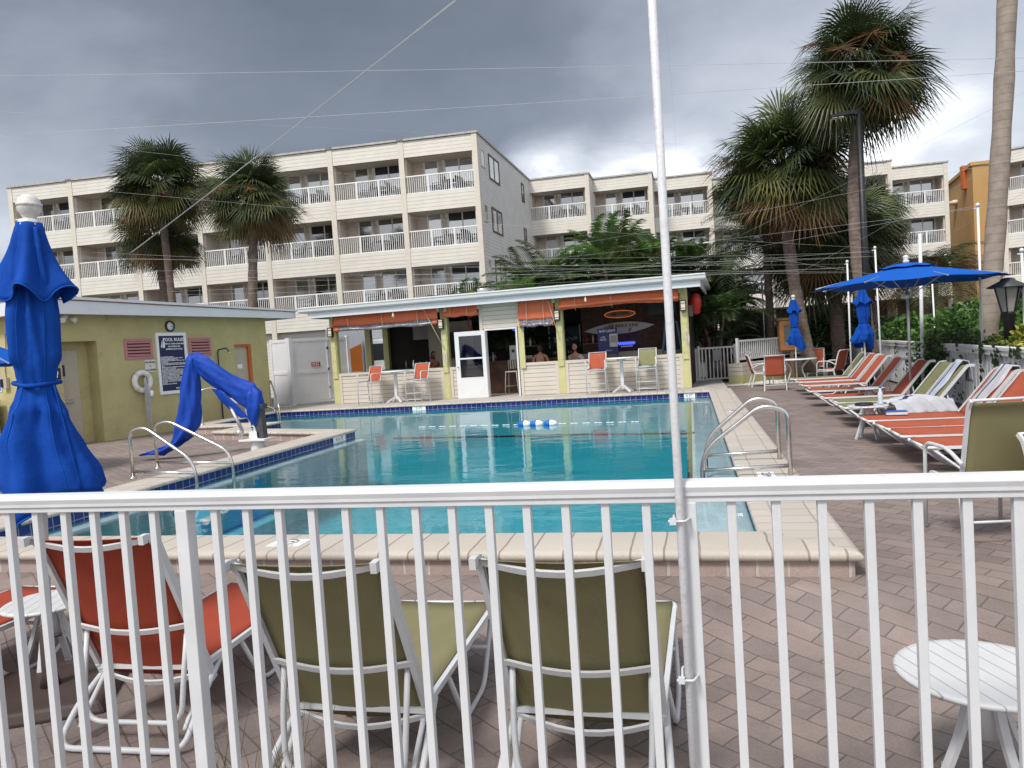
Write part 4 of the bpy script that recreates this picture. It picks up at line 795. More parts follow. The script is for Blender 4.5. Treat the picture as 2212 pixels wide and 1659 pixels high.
m = MB(); m.tube(smoothpath([(-.18, .2, .76), (-.2, .24, 1.12), (.2, .24, 1.12), (.18, .2, .76)], .08), .014, 6); m.build('back_frame', 'rope', t)
m = MB(); [m.box(x-.022, x+.022, .225, .24, .82, 1.1) for x in (-.12, -.04, .04, .12)]; m.build('back_slats', 'rope', t)
for sx in (-1, 1):
    for sy in (-1, 1): MB().tube([(sx*.18, sy*.18, .73), (sx*.23, sy*.23, 0)], .013, 6).build('leg', 'rope', t)
m = MB(); m.tube([(-.21, -.21, .28), (.21, -.21, .28), (.21, .21, .28), (-.21, .21, .28)], .01, 6, closed=True); m.build('foot_ring', 'rope', t)
t = bitem('poster', 'winged beach picture poster behind the narrow bar opening', 'poster', 7.05, 4.1, 1.55); MB().box(-.55, .55, -.02, .02, -.1, .6).build('sheet', 'navy', t); m = MB(); m.box(-.4, -.1, -.03, -.021, .05, .25); m.box(.05, .45, -.03, -.021, .1, .22); m.build('picture', 'surf', t); m = MB(); [m.box(x-.02, x+.02, -.035, -.02, -.15, .65) for x in (-.57, 0, .57)]; m.build('frame', 'trimw', t)
# ropes tied on posts
def ropehang(label, u, z0, seed):
    t = bitem('rope_coil', label, 'rope', u, -.07, 0, 'tied ropes on the bar posts'); rr = random.Random(seed); m = MB()
    for k in range(6): a = rr.uniform(.03, .07); L = rr.uniform(.3, .55); m.tube(smoothpath([(0, 0, z0), (a, -.02, z0-L*.5), (a*.3, -.01, z0-L), (-a, -.02, z0-L*.5), (0, 0, z0)], .1, 4), .009, 5)
    m.tube([(0, 0, z0), (.03, -.01, z0-.6), (.05, 0, .3), (.06, 0, .05)], .008, 5); m.build('rope', 'rope', t); return t
ropehang('coil of rope tied to the second lime post by the screen door', 4.02, 1.55, 1); ropehang('loose rope hanging on the right lime corner post', 11.6, 1.75, 2)
t = bitem('awning_cord', 'taut cord slanting from the left awning down to the second post', 'cord', 3.4, -.2, 2.95); MB().tube([(0, 0, 0), (.63, .05, -1.35)], .009, 5).build('cord', 'rope', t)
t = bitem('awning_cord', 'taut cord slanting across the narrow awning to the third post', 'cord', 7.5, -.2, 2.95); MB().tube([(0, 0, 0), (.30, .05, -1.3)], .009, 5).build('cord', 'rope', t)
t = bitem('red_awning_roll', 'red canvas bundle hanging on the right side of the bar', 'awning', 11.85, .6, 2.45); m = MB(); rr = random.Random(9); m.lathe([(.02, -.3), (.1, -.25), (.16, -.05), (.2, .1), (.12, .3), (.02, .35)], 12, fold=lambda a, i: 1+.25*math.sin(3*a+i*1.7)); m.build('bundle', 'signred', t)

# vinyl service fence with gate, truck behind
def vinyl(name, label, p0, p1, h, cat='fence'):
    d = (p1-p0); L = d.xy.length; t = thing(name, label, cat, p0, math.atan2(d.y, d.x))
    m = MB(); m.box(.06, L-.06, -.02, .02, .12, h-.06); m.build('panel', 'whitevinyl', t)
    m = MB(); [m.box(.06, L-.06, -.035, .035, z, z+.11) for z in (.06, h*.47, h-.12)]; m.build('crossrail', 'whitevinyl', t)
    for x in (.0, L): m = MB(); m.box(x-.06, x+.06, -.06, .06, 0, h+.03); m.build('post', 'whitevinyl', t)
    return t, L
M['whitevinyl'] = mat('white_vinyl', (.78, .78, .80), .45, var=.03)
v0, v1, v2 = Vector((-15.5, 26.2, DK)), Vector((-14.36, 25.5, DK)), Vector((-13.05, 27.6, DK))
vinyl('vinyl_fence', 'narrow white vinyl panel beside the pool house corner', v0, v1+(v0-v1).normalized()*.13, 2.5)
t, L = vinyl('vinyl_gate', 'white double vinyl gate with small red sign left of the bar', v1, v2, 2.5, 'gate')
m = MB(); m.box(L*.62-.02, L*.62+.02, -.04, .04, .1, 2.44); m.build('gate_stile', 'whitevinyl', t)
m = MB(); m.box(L*.33, L*.48, -.05, -.037, 1.42, 1.58); m.build('sign_plate', 'signred', t); m = MB(); [m.box(L*(.345+.03*k), L*(.365+.03*k), -.053, -.0505, 1.45+.07*j, 1.49+.07*j) for k in range(4) for j in range(2)]; m.build('lettering', 'ink', t)
[MB().box(L*.62-.04, L*.62+.04, -.06, -.04, z, z+.09).build('latch', 'steel', t) for z in (.55, 1.25, 2.05)]
t = thing('box_truck', 'white box truck with an orange diagonal seen through the bar', 'truck', B(-5.2, 8.4, -.4), BR)
m = MB(); m.box(.1, 1.9, 0, 2.3, .9, 3.3); m.build('cargo_box', 'truckw', t, bevel=.02)
m = MB(); m.prism([(.25, 1.3), (1.9, 1.3), (1.9, 2.55), (.25, 1.98)], 1, -.012, -.002); m.build('stripe', 'trucko', t)
m = MB(); m.box(1.98, 3.4, .1, 2.2, .7, 2.7); m.build('cab', 'truckw', t, bevel=.06); m = MB(); m.box(2.3, 3.2, .09, .097, 1.75, 2.5); m.build('window', 'black', t)
for x in (.2, 2.7): m = MB(); m.lathe([(.2, -.12), (.42, -.12), (.45, -.06), (.45, .06), (.42, .12), (.2, .12)], 18); q = m.build('wheel', 'black', t); q.location = (x, .2, .45); q.rotation_euler = (R(90), 0, 0)

# ------------------------------------------------------------------ people in the bar
def skinmesh(name, joints, edges, mt, parent, sub=2):
    """joints: list of (pos, radius); grown with Skin + Subdivision"""
    me = bpy.data.meshes.new(name); me.from_pydata([j[0] for j in joints], edges, []); me.materials.append(M[mt]); o = bpy.data.objects.new(name, me); COL.objects.link(o); o.parent = parent
    bm = bmesh.new(); bm.from_mesh(me); ly = bm.verts.layers.skin.verify(); bm.verts.ensure_lookup_table()
    for i, j in enumerate(joints):
        r_ = j[1]; bm.verts[i][ly].radius = (r_, r_) if not isinstance(r_, tuple) else r_; bm.verts[i][ly].use_root = (i == 0)
    bm.to_mesh(me); bm.free(); o.modifiers.new('skin', 'SKIN').use_smooth_shade = True; q = o.modifiers.new('sub', 'SUBSURF'); q.levels = sub; q.render_levels = sub
    return o
def head(parent, c, rz, hair, glasses=False):
    h = bpy.data.objects.new('head_mount', None)
    bpy.data.objects.remove(h)
    Rz = Matrix.Translation(c) @ Matrix.Rotation(rz, 4, 'Z')
    m = MB(); rows = []
    for j in range(15):
        v = -1+2*j/14; row = []
        for i in range(20):
            a = 2*math.pi*i/20; k = math.sqrt(max(0, 1-v*v)); x = .074*k*math.cos(a); y = .094*k*math.sin(a); z = .118*v
            if v < 0: x *= 1-.28*v*v; y *= 1-.1*v*v
            f = max(0, math.cos(a+math.pi/2))        # front is -y
            if f > .93 and -.25 < v < .12: y -= .02*(1-abs(v+.1)*3)   # nose
            if f > .6 and .05 < v < .3 and f < .97: y += .008          # eye sockets
            if f > .8 and -.62 < v < -.4: y -= .005                    # lips
            row.append(Rz @ Vector((x, y, z)))
        rows.append(row)
    m.grid(rows, closed=True)
    for sx in (-1, 1): m.tube([Rz @ Vector((sx*.072, .012, -.03)), Rz @ Vector((sx*.084, .02, .0)), Rz @ Vector((sx*.074, .015, .03))], .012, 6)
    m.build('head', 'skin', parent)
    m = MB()
    for sx in (-1, 1): m.lathe([(.001, -.009), (.009, 0), (.001, .009)], 6, Rz @ Vector((sx*.03, -.083, .014)))
    m.build('eyes', 'black', parent)
    if hair:
        m = MB(); rows = []
        for j in range(12):
            v = 1-j/11*(1.0+hair); row = []
            for i in range(20):
                a = 2*math.pi*i/20; k = math.sqrt(max(0.02, 1-min(v, 1)**2)) if v > 0 else 1+.12*abs(v); fr = max(0, math.cos(a+math.pi/2)); open_ = .55 if (v < .45 and fr > .5) else 1.
                x = .086*k*math.cos(a); y = .106*k*math.sin(a)+.008; 
                if v < .45 and fr > .35: y = .03+y*.1
                row.append(Rz @ Vector((x*(1+.06*math.sin(5*a+j)), y, .128*v)))
            rows.append(row)
        m.grid(rows, closed=True).build('hair', 'hair', parent)
    if glasses:
        m = MB(); [m.tube([Rz @ Vector((sx*.032+.024*math.cos(k*.785), -.098, .012+.018*math.sin(k*.785))) for k in range(8)], .003, 5, closed=True) for sx in (-1, 1)]; m.tube([Rz @ Vector((.07, -.02, .015)), Rz @ Vector((.056, -.098, .015))], .003, 5); m.tube([Rz @ Vector((-.07, -.02, .015)), Rz @ Vector((-.056, -.098, .015))], .003, 5); m.build('glasses', 'black', parent)
def person(label, loc, rz, shirt, hair, top=1.0, lean=.05, head_rz=0., glasses=False):
    """seated figure on a bar seat (seat .62 m), forearms on the counter in front (-y)"""
    t = thing('person', label, 'person', loc, rz); s = .66
    J = [((0, 0, s+.06), (.16, .12)), ((0, .01, s+.25), (.14, .10)), ((0, -lean*.5, s+.42), (.17, .11)), ((0, -lean, s+.54), (.12, .085)), ((0, -lean, s+.62), .052), ((0, -lean-.01, s+.68), .05)]
    Ed = [(0, 1), (1, 2), (2, 3), (3, 4), (4, 5)]
    for sx in (-1, 1):
        b = len(J); J += [((sx*.19, -lean, s+.52), .062), ((sx*.26, -.06, s+.30), .047), ((sx*.16, -.30, s+.33), .036), ((sx*.12, -.36, s+.33), .026)]; Ed += [(3, b), (b, b+1), (b+1, b+2), (b+2, b+3)]
        b = len(J); J += [((sx*.10, -.05, s+.02), .09), ((sx*.13, -.42, s), .068), ((sx*.13, -.40, s-.36), .05), ((sx*.13, -.36, s-.52), .036), ((sx*.13, -.48, s-.55), .032)]; Ed += [(0, b), (b, b+1), (b+1, b+2), (b+2, b+3), (b+3, b+4)]
    skinmesh('body', J, Ed, 'skin', t)
    for sx in (-1, 1):
        hj = [((sx*.12, -.36, s+.33), .022), ((sx*.10, -.42, s+.335), (.034, .016))]; he = [(0, 1)]
        for k in range(4):
            b = len(hj); x = sx*(.07+.018*k); hj += [((x, -.455, s+.338), .009), ((x, -.49+.006*abs(k-1.5), s+.345), .008), ((x, -.51+.01*abs(k-1.5), s+.325), .007)]; he += [(1, b), (b, b+1), (b+1, b+2)]
        b = len(hj); hj += [((sx*.066, -.40, s+.345), .01), ((sx*.05, -.435, s+.34), .008)]; he += [(0, b), (b, b+1)]
        skinmesh('hand', hj, he, 'skin', t, 1)
    sj = [J[0], J[1], J[2], ((0, -lean, s+.49*top+.03), (.125, .09))]; sj = [(p_, (r_[0]+.02, r_[1]+.02)) for p_, r_ in sj]; se = [(0, 1), (1, 2), (2, 3)]
    if top > .8:
        for sx in (-1, 1): b = len(sj); sj += [((sx*.19, -lean, s+.50), .08), ((sx*.245, -.055, s+.36), .068)]; se += [(3, b), (b, b+1)]
    skinmesh('shirt', sj, se, shirt, t)
    m = MB(); rows = []
    for z, rx, ry, y in ((s-.02, .185, .145, 0), (s+.15, .175, .135, 0), (s+.30, .18, .13, -lean*.4), (s+.44, .205, .125, -lean*.8), (s+top*.53, .17, .105, -lean)):
        rows.append([(rx*math.cos(a), y+ry*math.sin(a), z) for a in [k*math.pi/12 for k in range(24)]])
    if top < .8: MB().tube([(-.10, -lean+.1, s+.34), (-.09, -lean+.07, s+.55), (-.09, -lean-.07, s+.55), (-.1, -lean-.12, s+.38)], .012, 6).build('strap', shirt, t); MB().tube([(.10, -lean+.1, s+.34), (.09, -lean+.07, s+.55), (.09, -lean-.07, s+.55), (.1, -lean-.12, s+.38)], .012, 6).build('strap', shirt, t)
    head(t, Vector((0, -lean-.02, s+.80)), head_rz, hair, glasses)
    m = MB(); m.lathe([(.02, s-.08), (.2, s-.075), (.2, s-.035), (.02, s-.03)], 16); m.lathe([(.03, 0), (.2, 0), (.2, .02), (.03, .03), (.03, s-.08)], 12)
    q = m.build('bar_stool', 'black'); q.location = loc; tag(q, 'round black stool under the person at '+' '.join(label.split()[-4:]), 'stool'); return t
person('long haired person in an orange top sitting at the left bar opening', B(2.75, 1.9, 0), R(70), 'redfar', 1.3, .9, head_rz=R(25))
person('person seen from behind with bare shoulders at the narrow bar opening', B(6.85, 1.05, .0), R(180), 'black', .7, .72)
person('bald person with glasses and a pale shirt behind the right bar wall', B(8.05, 1.2, -.05), R(-25), 'towelw', 0, 1., .12, glasses=True)

# ------------------------------------------------------------------ near fence and pole
FY = 2.29
def fx(px): d = ray(px, 1040); return d[0]/d[1]*FY
fence = thing('railing_fence', 'white metal railing fence across the whole foreground', 'fence', (0, FY, -.36))
m = MB(); rp = [(-.028, -.006), (-.033, .010), (-.024, .026), (0, .031), (.024, .026), (.033, .010), (.028, -.006), (.028, -.018), (-.028, -.018)]
m.prism([(a, 1.412+b) for a, b in rp], 0, -6.4, 4.0); o = m.build('top_rail', 'white', fence, bevel=.002)
MB().box(-6.4, 4.0, -.022, .022, 1.345+.03, 1.394).build('rail_lip', 'white', fence, bevel=.002)
MB().box(-6.4, 4.0, -.018, .018, .08, .13).build('bottom_rail', 'white', fence)
xp1, xp2 = fx(393), fx(1483)
bal = MB().box(-.0127, .0127, -.0127, .0127, .13, 1.376).build('baluster', 'white', fence, bevel=.002); first_b = True
nb = round((xp2-xp1)/.124); xs = [xp1+(xp2-xp1)*i/nb for i in range(1, nb)]
xs += [xp1-.124*i for i in range(1, 35)]+[xp2+.124*i for i in range(1, 28)]
for x in xs:
    if min(abs(x-xp1+2.48), abs(x-xp2-2.48)) < .05 or not -6.35 < x < 3.95: continue
    b = bal if first_b else bal.copy()
    if not first_b: COL.objects.link(b)
    first_b = False; b.location = (x, 0, 0)
for x in (xp1-2.48, xp1, xp2, xp2+2.48): MB().box(x-.024, x+.024, -.024, .024, -.02, 1.376).build('post', 'white', fence, bevel=.003)
xf = fx(1466)
pole = thing('flag_pole', 'thin white tilted conduit pole strapped to the near fence', 'pole', (xf, FY-.046, -.36))
MB().tube([(.0, 0, 0), (.0, 0, 1.9), (-.0, 0, 4.2)], .0125, 14).build('pole', 'chipped', pole)
for z in (.86, 1.33):
    m = MB(); m.tube(smoothpath([(-.018, -.012, z), (-.012, -.02, z), (.014, -.02, z), (.035, .05, z), (.04, .075, z), (-.02, .075, z), (-.018, -.012, z)], .01, 3), .004, 6); m.box(-.03, -.012, -.026, -.012, z-.009, z+.009); m.tube([(-.034, -.02, z), (-.008, -.022, z)], .005, 6); m.build('hose_clamp', 'white', pole)

# ------------------------------------------------------------------ furniture
def sag_sheet(m, f, n0=8, n1=8):
    m.grid([[f(i/n0, j/n1) for j in range(n1+1)] for i in range(n0+1)])
def lounger(name, label, fab, ang, group, detail=True, BL=.80, w=.285, low=0.):
    """origin on the ground under the hinge, feet towards +y"""
    t = thing(name, label, 'sun lounger', (0, 0, 0), 0, group)
    hz, L = .335, 1.30
    ca, sa = math.cos(ang), math.sin(ang)
    m = MB(); sag_sheet(m, lambda u, v: ((-w+.015)+(2*w-.03)*u, .02+(L-.04)*v, hz+.019-.02*math.sin(math.pi*u)*(.5+.5*math.sin(math.pi*v)))); m.build('seat_sling', fab, t, thick=.004)
    def bp(s): # point along the back with the curled top
        s = s-low*(1-s)
        if s < .9: return (-s*BL*ca, hz+s*BL*sa)
        k = (s-.9)/.1; return (-(.9*BL*ca)-.08*BL*(ca*k+.55*k*k), hz+.9*BL*sa+.08*BL*(sa*k-.45*k*k))
    m = MB(); sag_sheet(m, lambda u, v: ((-w+.015)+(2*w-.03)*u, bp(v)[0]-.022*math.sin(math.pi*u)*sa, bp(v)[1]+.004-.022*math.sin(math.pi*u)*ca*.6), 8, 14); m.build('back_sling', fab, t, thick=.004)
    m = MB()
    for sx in (-1, 1):
        m.bar((sx*w, -.02, hz), (sx*w, L-.10, hz), .024, .030); m.tube(smoothpath([(sx*w, L-.13, hz), (sx*w, L, hz), (sx*(w-.12), L, hz)], .1), .016, 8)
    m.tube([(-w+.13, L, hz), (w-.13, L, hz)], .016, 8); m.bar((-w, -.0, hz-.02), (w, -.0, hz-.02), .03, .025); m.bar((-w, .7, hz-.03), (w, .7, hz-.03), .03, .02); m.build('seat_frame', 'whitefar' if not detail else 'white', t)
    m = MB()
    for sx in (-1, 1):
        P = [(sx*w, bp(s)[0], bp(s)[1]) for s in (-.04, .25, .5, .75, .9, .95, 1.0, 1.03)]
        for a, b in zip(P, P[1:]): m.bar(a, b, .026, .042, upv=(0, 1, 0))
    for s, dz in ((.955, .05), (.36, .04), (.02, .06)):
        y, z = bp(s); P = [(-w+2*w*i/10, y-dz*.8*math.sin(math.pi*i/10)*sa-.02*sa, z-dz*math.sin(math.pi*i/10)*.75) for i in range(11)]
        for a, b in zip(P, P[1:]): m.bar(a, b, .012, .028, upv=(0, -ca, sa))
    m.build('back_frame', 'white', t)
    for sx in (-1, 1):                          # side sled legs at the foot end
        x = sx*(w-.012); MB().tube(smoothpath([(x, L-.06, hz-.015), (x+sx*.03, L-.42, .02), (x+sx*.03, L-.80, .02), (x, L-.95, hz-.02)], .09), .0135, 8).build('leg', 'white', t)
    m = MB(); m.tube([(-w, L-.25, hz*.5), (w, L-.25, hz*.5)], .012, 7)
    for sx in (-1, 1): m.tube([(sx*w, L-.1, hz-.02), (sx*.1, L-.25, hz*.5)], .011, 7)
    m.build('cross_brace', 'white', t)
    # rear U leg and back support
    MB().tube(smoothpath([(-w, .12, hz-.02), (-w-.03, -.16, .16), (-w-.03, -.30, .022), (w+.03, -.30, .022), (w+.03, -.16, .16), (w, .12, hz-.02)], .10), .0155, 9).build('leg', 'white', t)
    y, z = bp(.33)
    MB().tube(smoothpath([(-w+.03, y, z), (-w+.035, y-.06, .30), (-w+.05, y-.08, .10), (w-.05, y-.08, .10), (w-.035, y-.06, .30), (w-.03, y, z)], .09), .0135, 9).build('back_support', 'white', t)
    for sx in (-1, 1):
        m = MB(); m.tube(smoothpath([(sx*(w-.02), .05, hz-.03), (sx*(w-.02), -.18, .10), (sx*(w-.02), y-.10, .075)], .06), .013, 8)
        for k in range(0): yy = -.03-.07*k; zz = hz-.08-.055*k; m.bar((sx*(w-.035), yy, zz), (sx*(w-.035), yy-.03, zz+.045), .008, .02); m.bar((sx*(w-.035), yy-.03, zz+.045), (sx*(w-.035), yy-.045, zz+.02), .008, .016)
        m.build('adjuster', 'white', t)
    return t
def mid(a, b): return (a+b)/2
GRP = 'sun loungers around the pool'
hz0 = -.04
k_ = .57604
def z1(x, y, z): return G(x*.6511*k_, (1800+y*.6511)*k_, z)
def z2(x, y, z): return G((900+x*.5906)*k_, (1900+y*.5906)*k_, z)
def z3(x, y, z): return G((2200+x*.7414)*k_, (1700+y*.7414)*k_, z)
c1 = mid(z2(400, 1230, hz0), z2(1130, 1300, hz0)); c2 = mid(z2(1790, 1250, hz0), z3(360, 1340, hz0)); c0 = mid(z1(560, 1040, hz0), z1(1220, 1090, hz0))
NG = lounger('sun_lounger', 'green sling lounger seen from behind between the near red one and the white pole', 'green', R(64), GRP, BL=.88, w=.315, low=.08); NG.location = (c1.x, c1.y, -.36); NG.rotation_euler.z = R(1)
o = dup(NG, (c2.x, c2.y, -.36), R(-1), 'green sling lounger seen from behind nearest the white pole', GRP)
NR = lounger('sun_lounger', 'red sling lounger seen from behind beside the big closed umbrella', 'red', R(66), GRP, BL=.88, w=.315, low=.08); NR.location = (c0.x, c0.y, -.36); NR.rotation_euler.z = R(3)
pr, pl = G(84.4, 1333, 0), G(105, 1232, 0)
dup(NR, ((pr.x+pl.x)/2, 3.25, -.36), R(2), 'red sling lounger cut off by the left picture edge', GRP)
FR = lounger('sun_lounger', 'red lounger nearest the camera in the long row by the right fence', 'redfar', R(51), GRP, False, w=.345)
row = [('green', 21.2, 'green lounger at the far end of the right row'), ('red', 20.0, 'red lounger second from the far end of the right row'), ('red', 18.7, 'red lounger third from far, by the far umbrella pole'), ('red', 16.9, 'red lounger beside the far small white table'), ('red', 15.2, 'red lounger behind the open blue umbrella pole'),
       ('green', 14.05, 'bare green lounger right of the open umbrella pole'), ('green', 13.2, 'green lounger with a pale blue towel over its back'), ('red', 11.3, 'red lounger with a white towel on its back and a book on its seat'), ('red', 10.45, 'red lounger next to the towelled one in the near right group'), ('red', 9.65, 'red lounger second nearest in the right row')]
FR.location = (2.28+1.3, 8.8, DK); FR.rotation_euler.z = R(90)
FG = None; LOC = {}
for kx, (c, y, lab) in enumerate(row):
    jx = (.28, .25, .18, .06, .06, .1, .03, -.02, .0, .0)[kx]
    if c == 'red': o = dup(FR, (3.58+jx, y, DK), R(90+(kx % 3-1)*1.5), lab, GRP)
    elif FG is None: FG = lounger('sun_lounger', lab, 'greenfar', R(51), GRP, False, w=.345); FG.location = (3.58+jx, y, DK); FG.rotation_euler.z = R(90); o = FG
    else: o = dup(FG, (3.58+jx, y, DK), R(90), lab, GRP)
    LOC[kx] = o
# towels, book, bottle
def drape(name, label, o, m_, over=.55, x0=-.2, x1=.2, front=.75, stripe=False):
    t = thing(name, label, 'towel', o.location, o.rotation_euler.z); ang = R(51); hz, BL = .335, .80; ca, sa = math.cos(ang), math.sin(ang); rows = []
    rr = random.Random(int(front*100))
    for i in range(23):
        s = i/22*(front+over); row = []
        for j in range(9):
            u = x0+(x1-x0)*j/8
            if s < front: q = 1.02-(front-s)/BL; y, z = -q*BL*ca+.0, hz+q*BL*sa+.02
            else: e = s-front; y, z = -1.02*BL*ca-.06-.05*min(1, e*5), hz+1.02*BL*sa+.02-e
            row.append((u+.02*math.sin(i*.7+j)+ (.02*(i-14)/9*(j-4)/4 if i > 14 else 0), y-.012*math.sin(j*1.9+i*.3), z+.012*math.sin(j*1.7+i*.5)))
        rows.append(row)
    m = MB(); m.grid(rows); b = m.build('cloth', m_, t, thick=.014)
    m = MB(); m.grid([[Vector(r_[5])+Vector((0, .006, .01)), Vector(r_[5])*.85+Vector(r_[6])*.15+Vector((0, .006, .01))] for r_ in rows]); m.build('stripe', 'navy', t, thick=.018); return t
drape('towel', 'pale blue towel hung over a green lounger back', LOC[6], 'towel', over=.35, front=.80, x0=-.06, x1=.26)
drape('towel', 'white towel hung over a red lounger back', LOC[7], 'towelw', over=.5, front=.65)
t = thing('towel', 'crumpled white towel with navy stripes by the umbrella pole', 'towel', (3.35, 13.05, DK+.36), .3)
m = MB(); rr = random.Random(12); rows = []
for i in range(36):
    u = i/35; row = []
    for j in range(28):
        v = j/27; z = .01+.085*math.sin(math.pi*u)*(.15+.85*abs(math.sin(u*9+v*5)))*(.4+.6*math.sin(math.pi*v))+.045*abs(math.sin(u*17+v*13)); row.append((-.5+.95*u, -.45+.62*v, (z if v > .2 else z-.6*(.2-v)*1.6)))
    rows.append(row)
m.grid(rows); m.build('cloth', 'towelw', t, thick=.015); m = MB(); m.grid([[Vector(rows[i][j])+Vector((0, 0, .015)) for j in (10, 12)] for i in range(6, 18)]); m.build('stripe', 'navy', t, thick=.01)
bk = G(1935, 894, DK+.36); t = thing('book', 'thick blue book lying on a red lounger seat', 'book', (bk.x, bk.y, DK+.352), R(-5))
MB().box(-.14, .14, -.10, .10, 0, .006).build('cover', 'bluebook', t); MB().box(-.135, .137, -.095, .095, .006, .045).build('pages', 'paper', t); m = MB(); m.box(-.14, .14, -.10, .10, .045, .051); m.box(-.145, -.135, -.1, .1, .0, .051); m.build('cover', 'bluebook', t)
def side_table(label, c, h, r_):
    t = thing('side_table', label, 'side table', c, R(20), 'small round white side tables')
    m = MB(); m.lathe([(.01, h-.025), (r_-.03, h-.025), (r_, h-.02), (r_+.004, h-.008), (r_-.006, h), (r_-.03, h-.002), (.01, h-.002)], 40); m.build('tabletop', 'tablewhite', t)
    for k in range(4):
        a = k*math.pi/2; d = Vector((math.cos(a), math.sin(a), 0)); P = [d*.05+Vector((0, 0, h-.03)), d*.10+Vector((0, 0, h*.55)), d*(r_*.72)+Vector((0, 0, .02))]
        m = MB(); q = smoothpath(P, .15); [m.bar(x, y, .035, .022) for x, y in zip(q, q[1:])]; m.bar(d*(r_*.70), d*(r_*.78), .04, .04); m.build('leg', 'white', t)
    m = MB(); m.lathe([(.01, h*.5), (.05, h*.5), (.06, h-.03), (.01, h-.026)], 12); m.build('hub', 'white', t); return t
M['tablewhite'] = stripes(mat('white_plastic_top', (.60, .60, .60), .4, var=.03, dirt=.2, dcol=(.4, .38, .35)), 0, .07, .07, .55, bumpd=.006, slope=False)
tc_ = mid(z3(1525, 1060, .15), z3(2100, 1100, .15)); tt = z3(1850, 945, .15); tb = z3(1850, 1290, .15); tcx = Vector((1.03, (tt.y+tb.y)/2+.02, -.36))
ST = side_table('round white slatted side table at the lower right behind the fence', tcx, .51, .31)
q = z1(300, 700, .1); side_table('small round white table half hidden between the two red near loungers', Vector((q.x-.05, q.y+.02, -.36)), .46, .26)
p5 = lambda x, y, z: G((3120+x*.3255)*k_, (1000+y*.3255)*k_, z)
ca_ = mid(p5(260, 1390, .36), p5(600, 1395, .36)); side_table('small white side table at the far closed umbrella pole', Vector((ca_.x, ca_.y, DK)), .48, .26)
cb_ = mid(p5(200, 1590, .36), p5(635, 1600, .36)); side_table('small white side table with a water bottle and black case', Vector((cb_.x, cb_.y, DK)), .48, .27)
t = thing('water_bottle', 'clear water bottle with blue cap on the small white table', 'bottle', Vector((cb_.x+.17, cb_.y, DK+.48)))
m = MB(); m.lathe([(.002, 0), (.034, .0), (.036, .03), (.032, .07), (.036, .10), (.035, .16), (.016, .21), (.014, .235), (.002, .236)], 14); m.build('body', 'plastic', t); m = MB(); m.lathe([(.002, .236), (.017, .236), (.017, .26), (.002, .261)], 10); m.build('cap', 'bluebook', t)
t = thing('black_case', 'flat black case on the small white table beside the bottle', 'case', Vector((cb_.x-.05, cb_.y, DK+.482)), .3)
m = MB(); m.lathe([(.01, 0), (.12, .005), (.13, .02), (.10, .035), (.01, .04)], 18); m.build('case', 'black', t)

def sling_chair(name, label, fab, sz=.42, top=.98, group=None, bar=False, cat='chair'):
    """front towards -y"""
    t = thing(name, label, cat, (0, 0, 0), 0, group); w = .255; by = .22
    def bk(s): return (by+.02+.16*s+.05*max(0, s-.85)/.15*.6, sz+(top-sz)*s-.03*max(0, s-.9)/.1)
    m = MB(); sag_sheet(m, lambda u, v: (-w+.012+(2*w-.024)*u, -.24+.48*v, sz+.01-.015*math.sin(math.pi*u)-.03*v)); m.build('seat_sling', fab, t, thick=.004)
    m = MB(); sag_sheet(m, lambda u, v: (-w+.012+(2*w-.024)*u, bk(v)[0]+.02*math.sin(math.pi*u), bk(v)[1]-.02), 8, 12); m.build('back_sling', fab, t, thick=.004)
    m = MB()
    for sx in (-1, 1):
        P = smoothpath([(sx*w, -.26, sz-.03), (sx*w, -.24, sz), (sx*w, by-.02, sz-.02)]+[(sx*w, *bk(s)) for s in (.12, .4, .7, .88, 1.)], .05, 3)
        for a, b in zip(P, P[1:]): m.bar(a, b, .022, .03, upv=(0, .5, 1))
    m.tube([(-w, bk(1)[0], bk(1)[1]), (w, bk(1)[0], bk(1)[1])], .011, 7); m.tube([(-w, -.25, sz-.03), (w, -.25, sz-.03)], .012, 7); m.tube([(-w, by, sz-.02), (w, by, sz-.02)], .012, 7); m.build('frame', 'white', t)
    ah = sz+.24
    for sx in (-1, 1):
        x = sx*(w+.03)
        MB().tube(smoothpath([(x, -.30 if not bar else -.26, 0), (x, -.27 if not bar else -.25, ah), (x, .10, ah+.0), (x*.97, bk(.45)[0], bk(.30)[1]-.05 if not bar else ah-.04)], .10), .0155, 8).build('arm_leg', 'white', t)
        MB().bar((x, .33 if not bar else .27, 0), (sx*w, by-.03, sz+.02), .024, .034).build('leg', 'white', t)
    if bar:
        for pts in [[(-w-.03, y_, z_), (w+.03, y_, z_)] for y_ in (-.255, .265) for z_ in (.10, .30, .66)]+[[(sx*(w+.03), -.255, .30), (sx*(w+.03), .265, .30)] for sx in (-1, 1)]: MB().tube(pts, .0115, 7).build('rung', 'white', t)
    m = MB(); m.tube([(-w-.02, .28 if not bar else .26, .16), (w+.02, .28 if not bar else .26, .16)], .011, 7)
    if not bar:
        for sx in (-1, 1): m.tube([(sx*(w+.03), -.28, sz-.06), (sx*(w+.02), by, sz-.04)], .011, 7)
    m.build('stretcher', 'white', t) if not bar else None; return t
DC = sling_chair('dining_chair', 'red sling armchair with its back to the pool, nearest side of the far round table', 'redfar', .43, 1.0, 'red chairs at the far round table')
q = G(1675, 843, DK); DC.location = q; DC.rotation_euler.z = R(176)
q = G(1645, 834, DK); dup(DC, q, R(95), 'red sling armchair in side view left of the far round table')
q = G(1797, 829, DK); dup(DC, q, R(-128), 'red sling armchair right of the far round table, back turned')
q = G(1762, 818, DK); dup(DC, q, R(-14), 'red sling armchair behind the far round table facing the camera')
a, b = G(2060, 1172, DK-.04), G(2212, 1152, DK-.04)
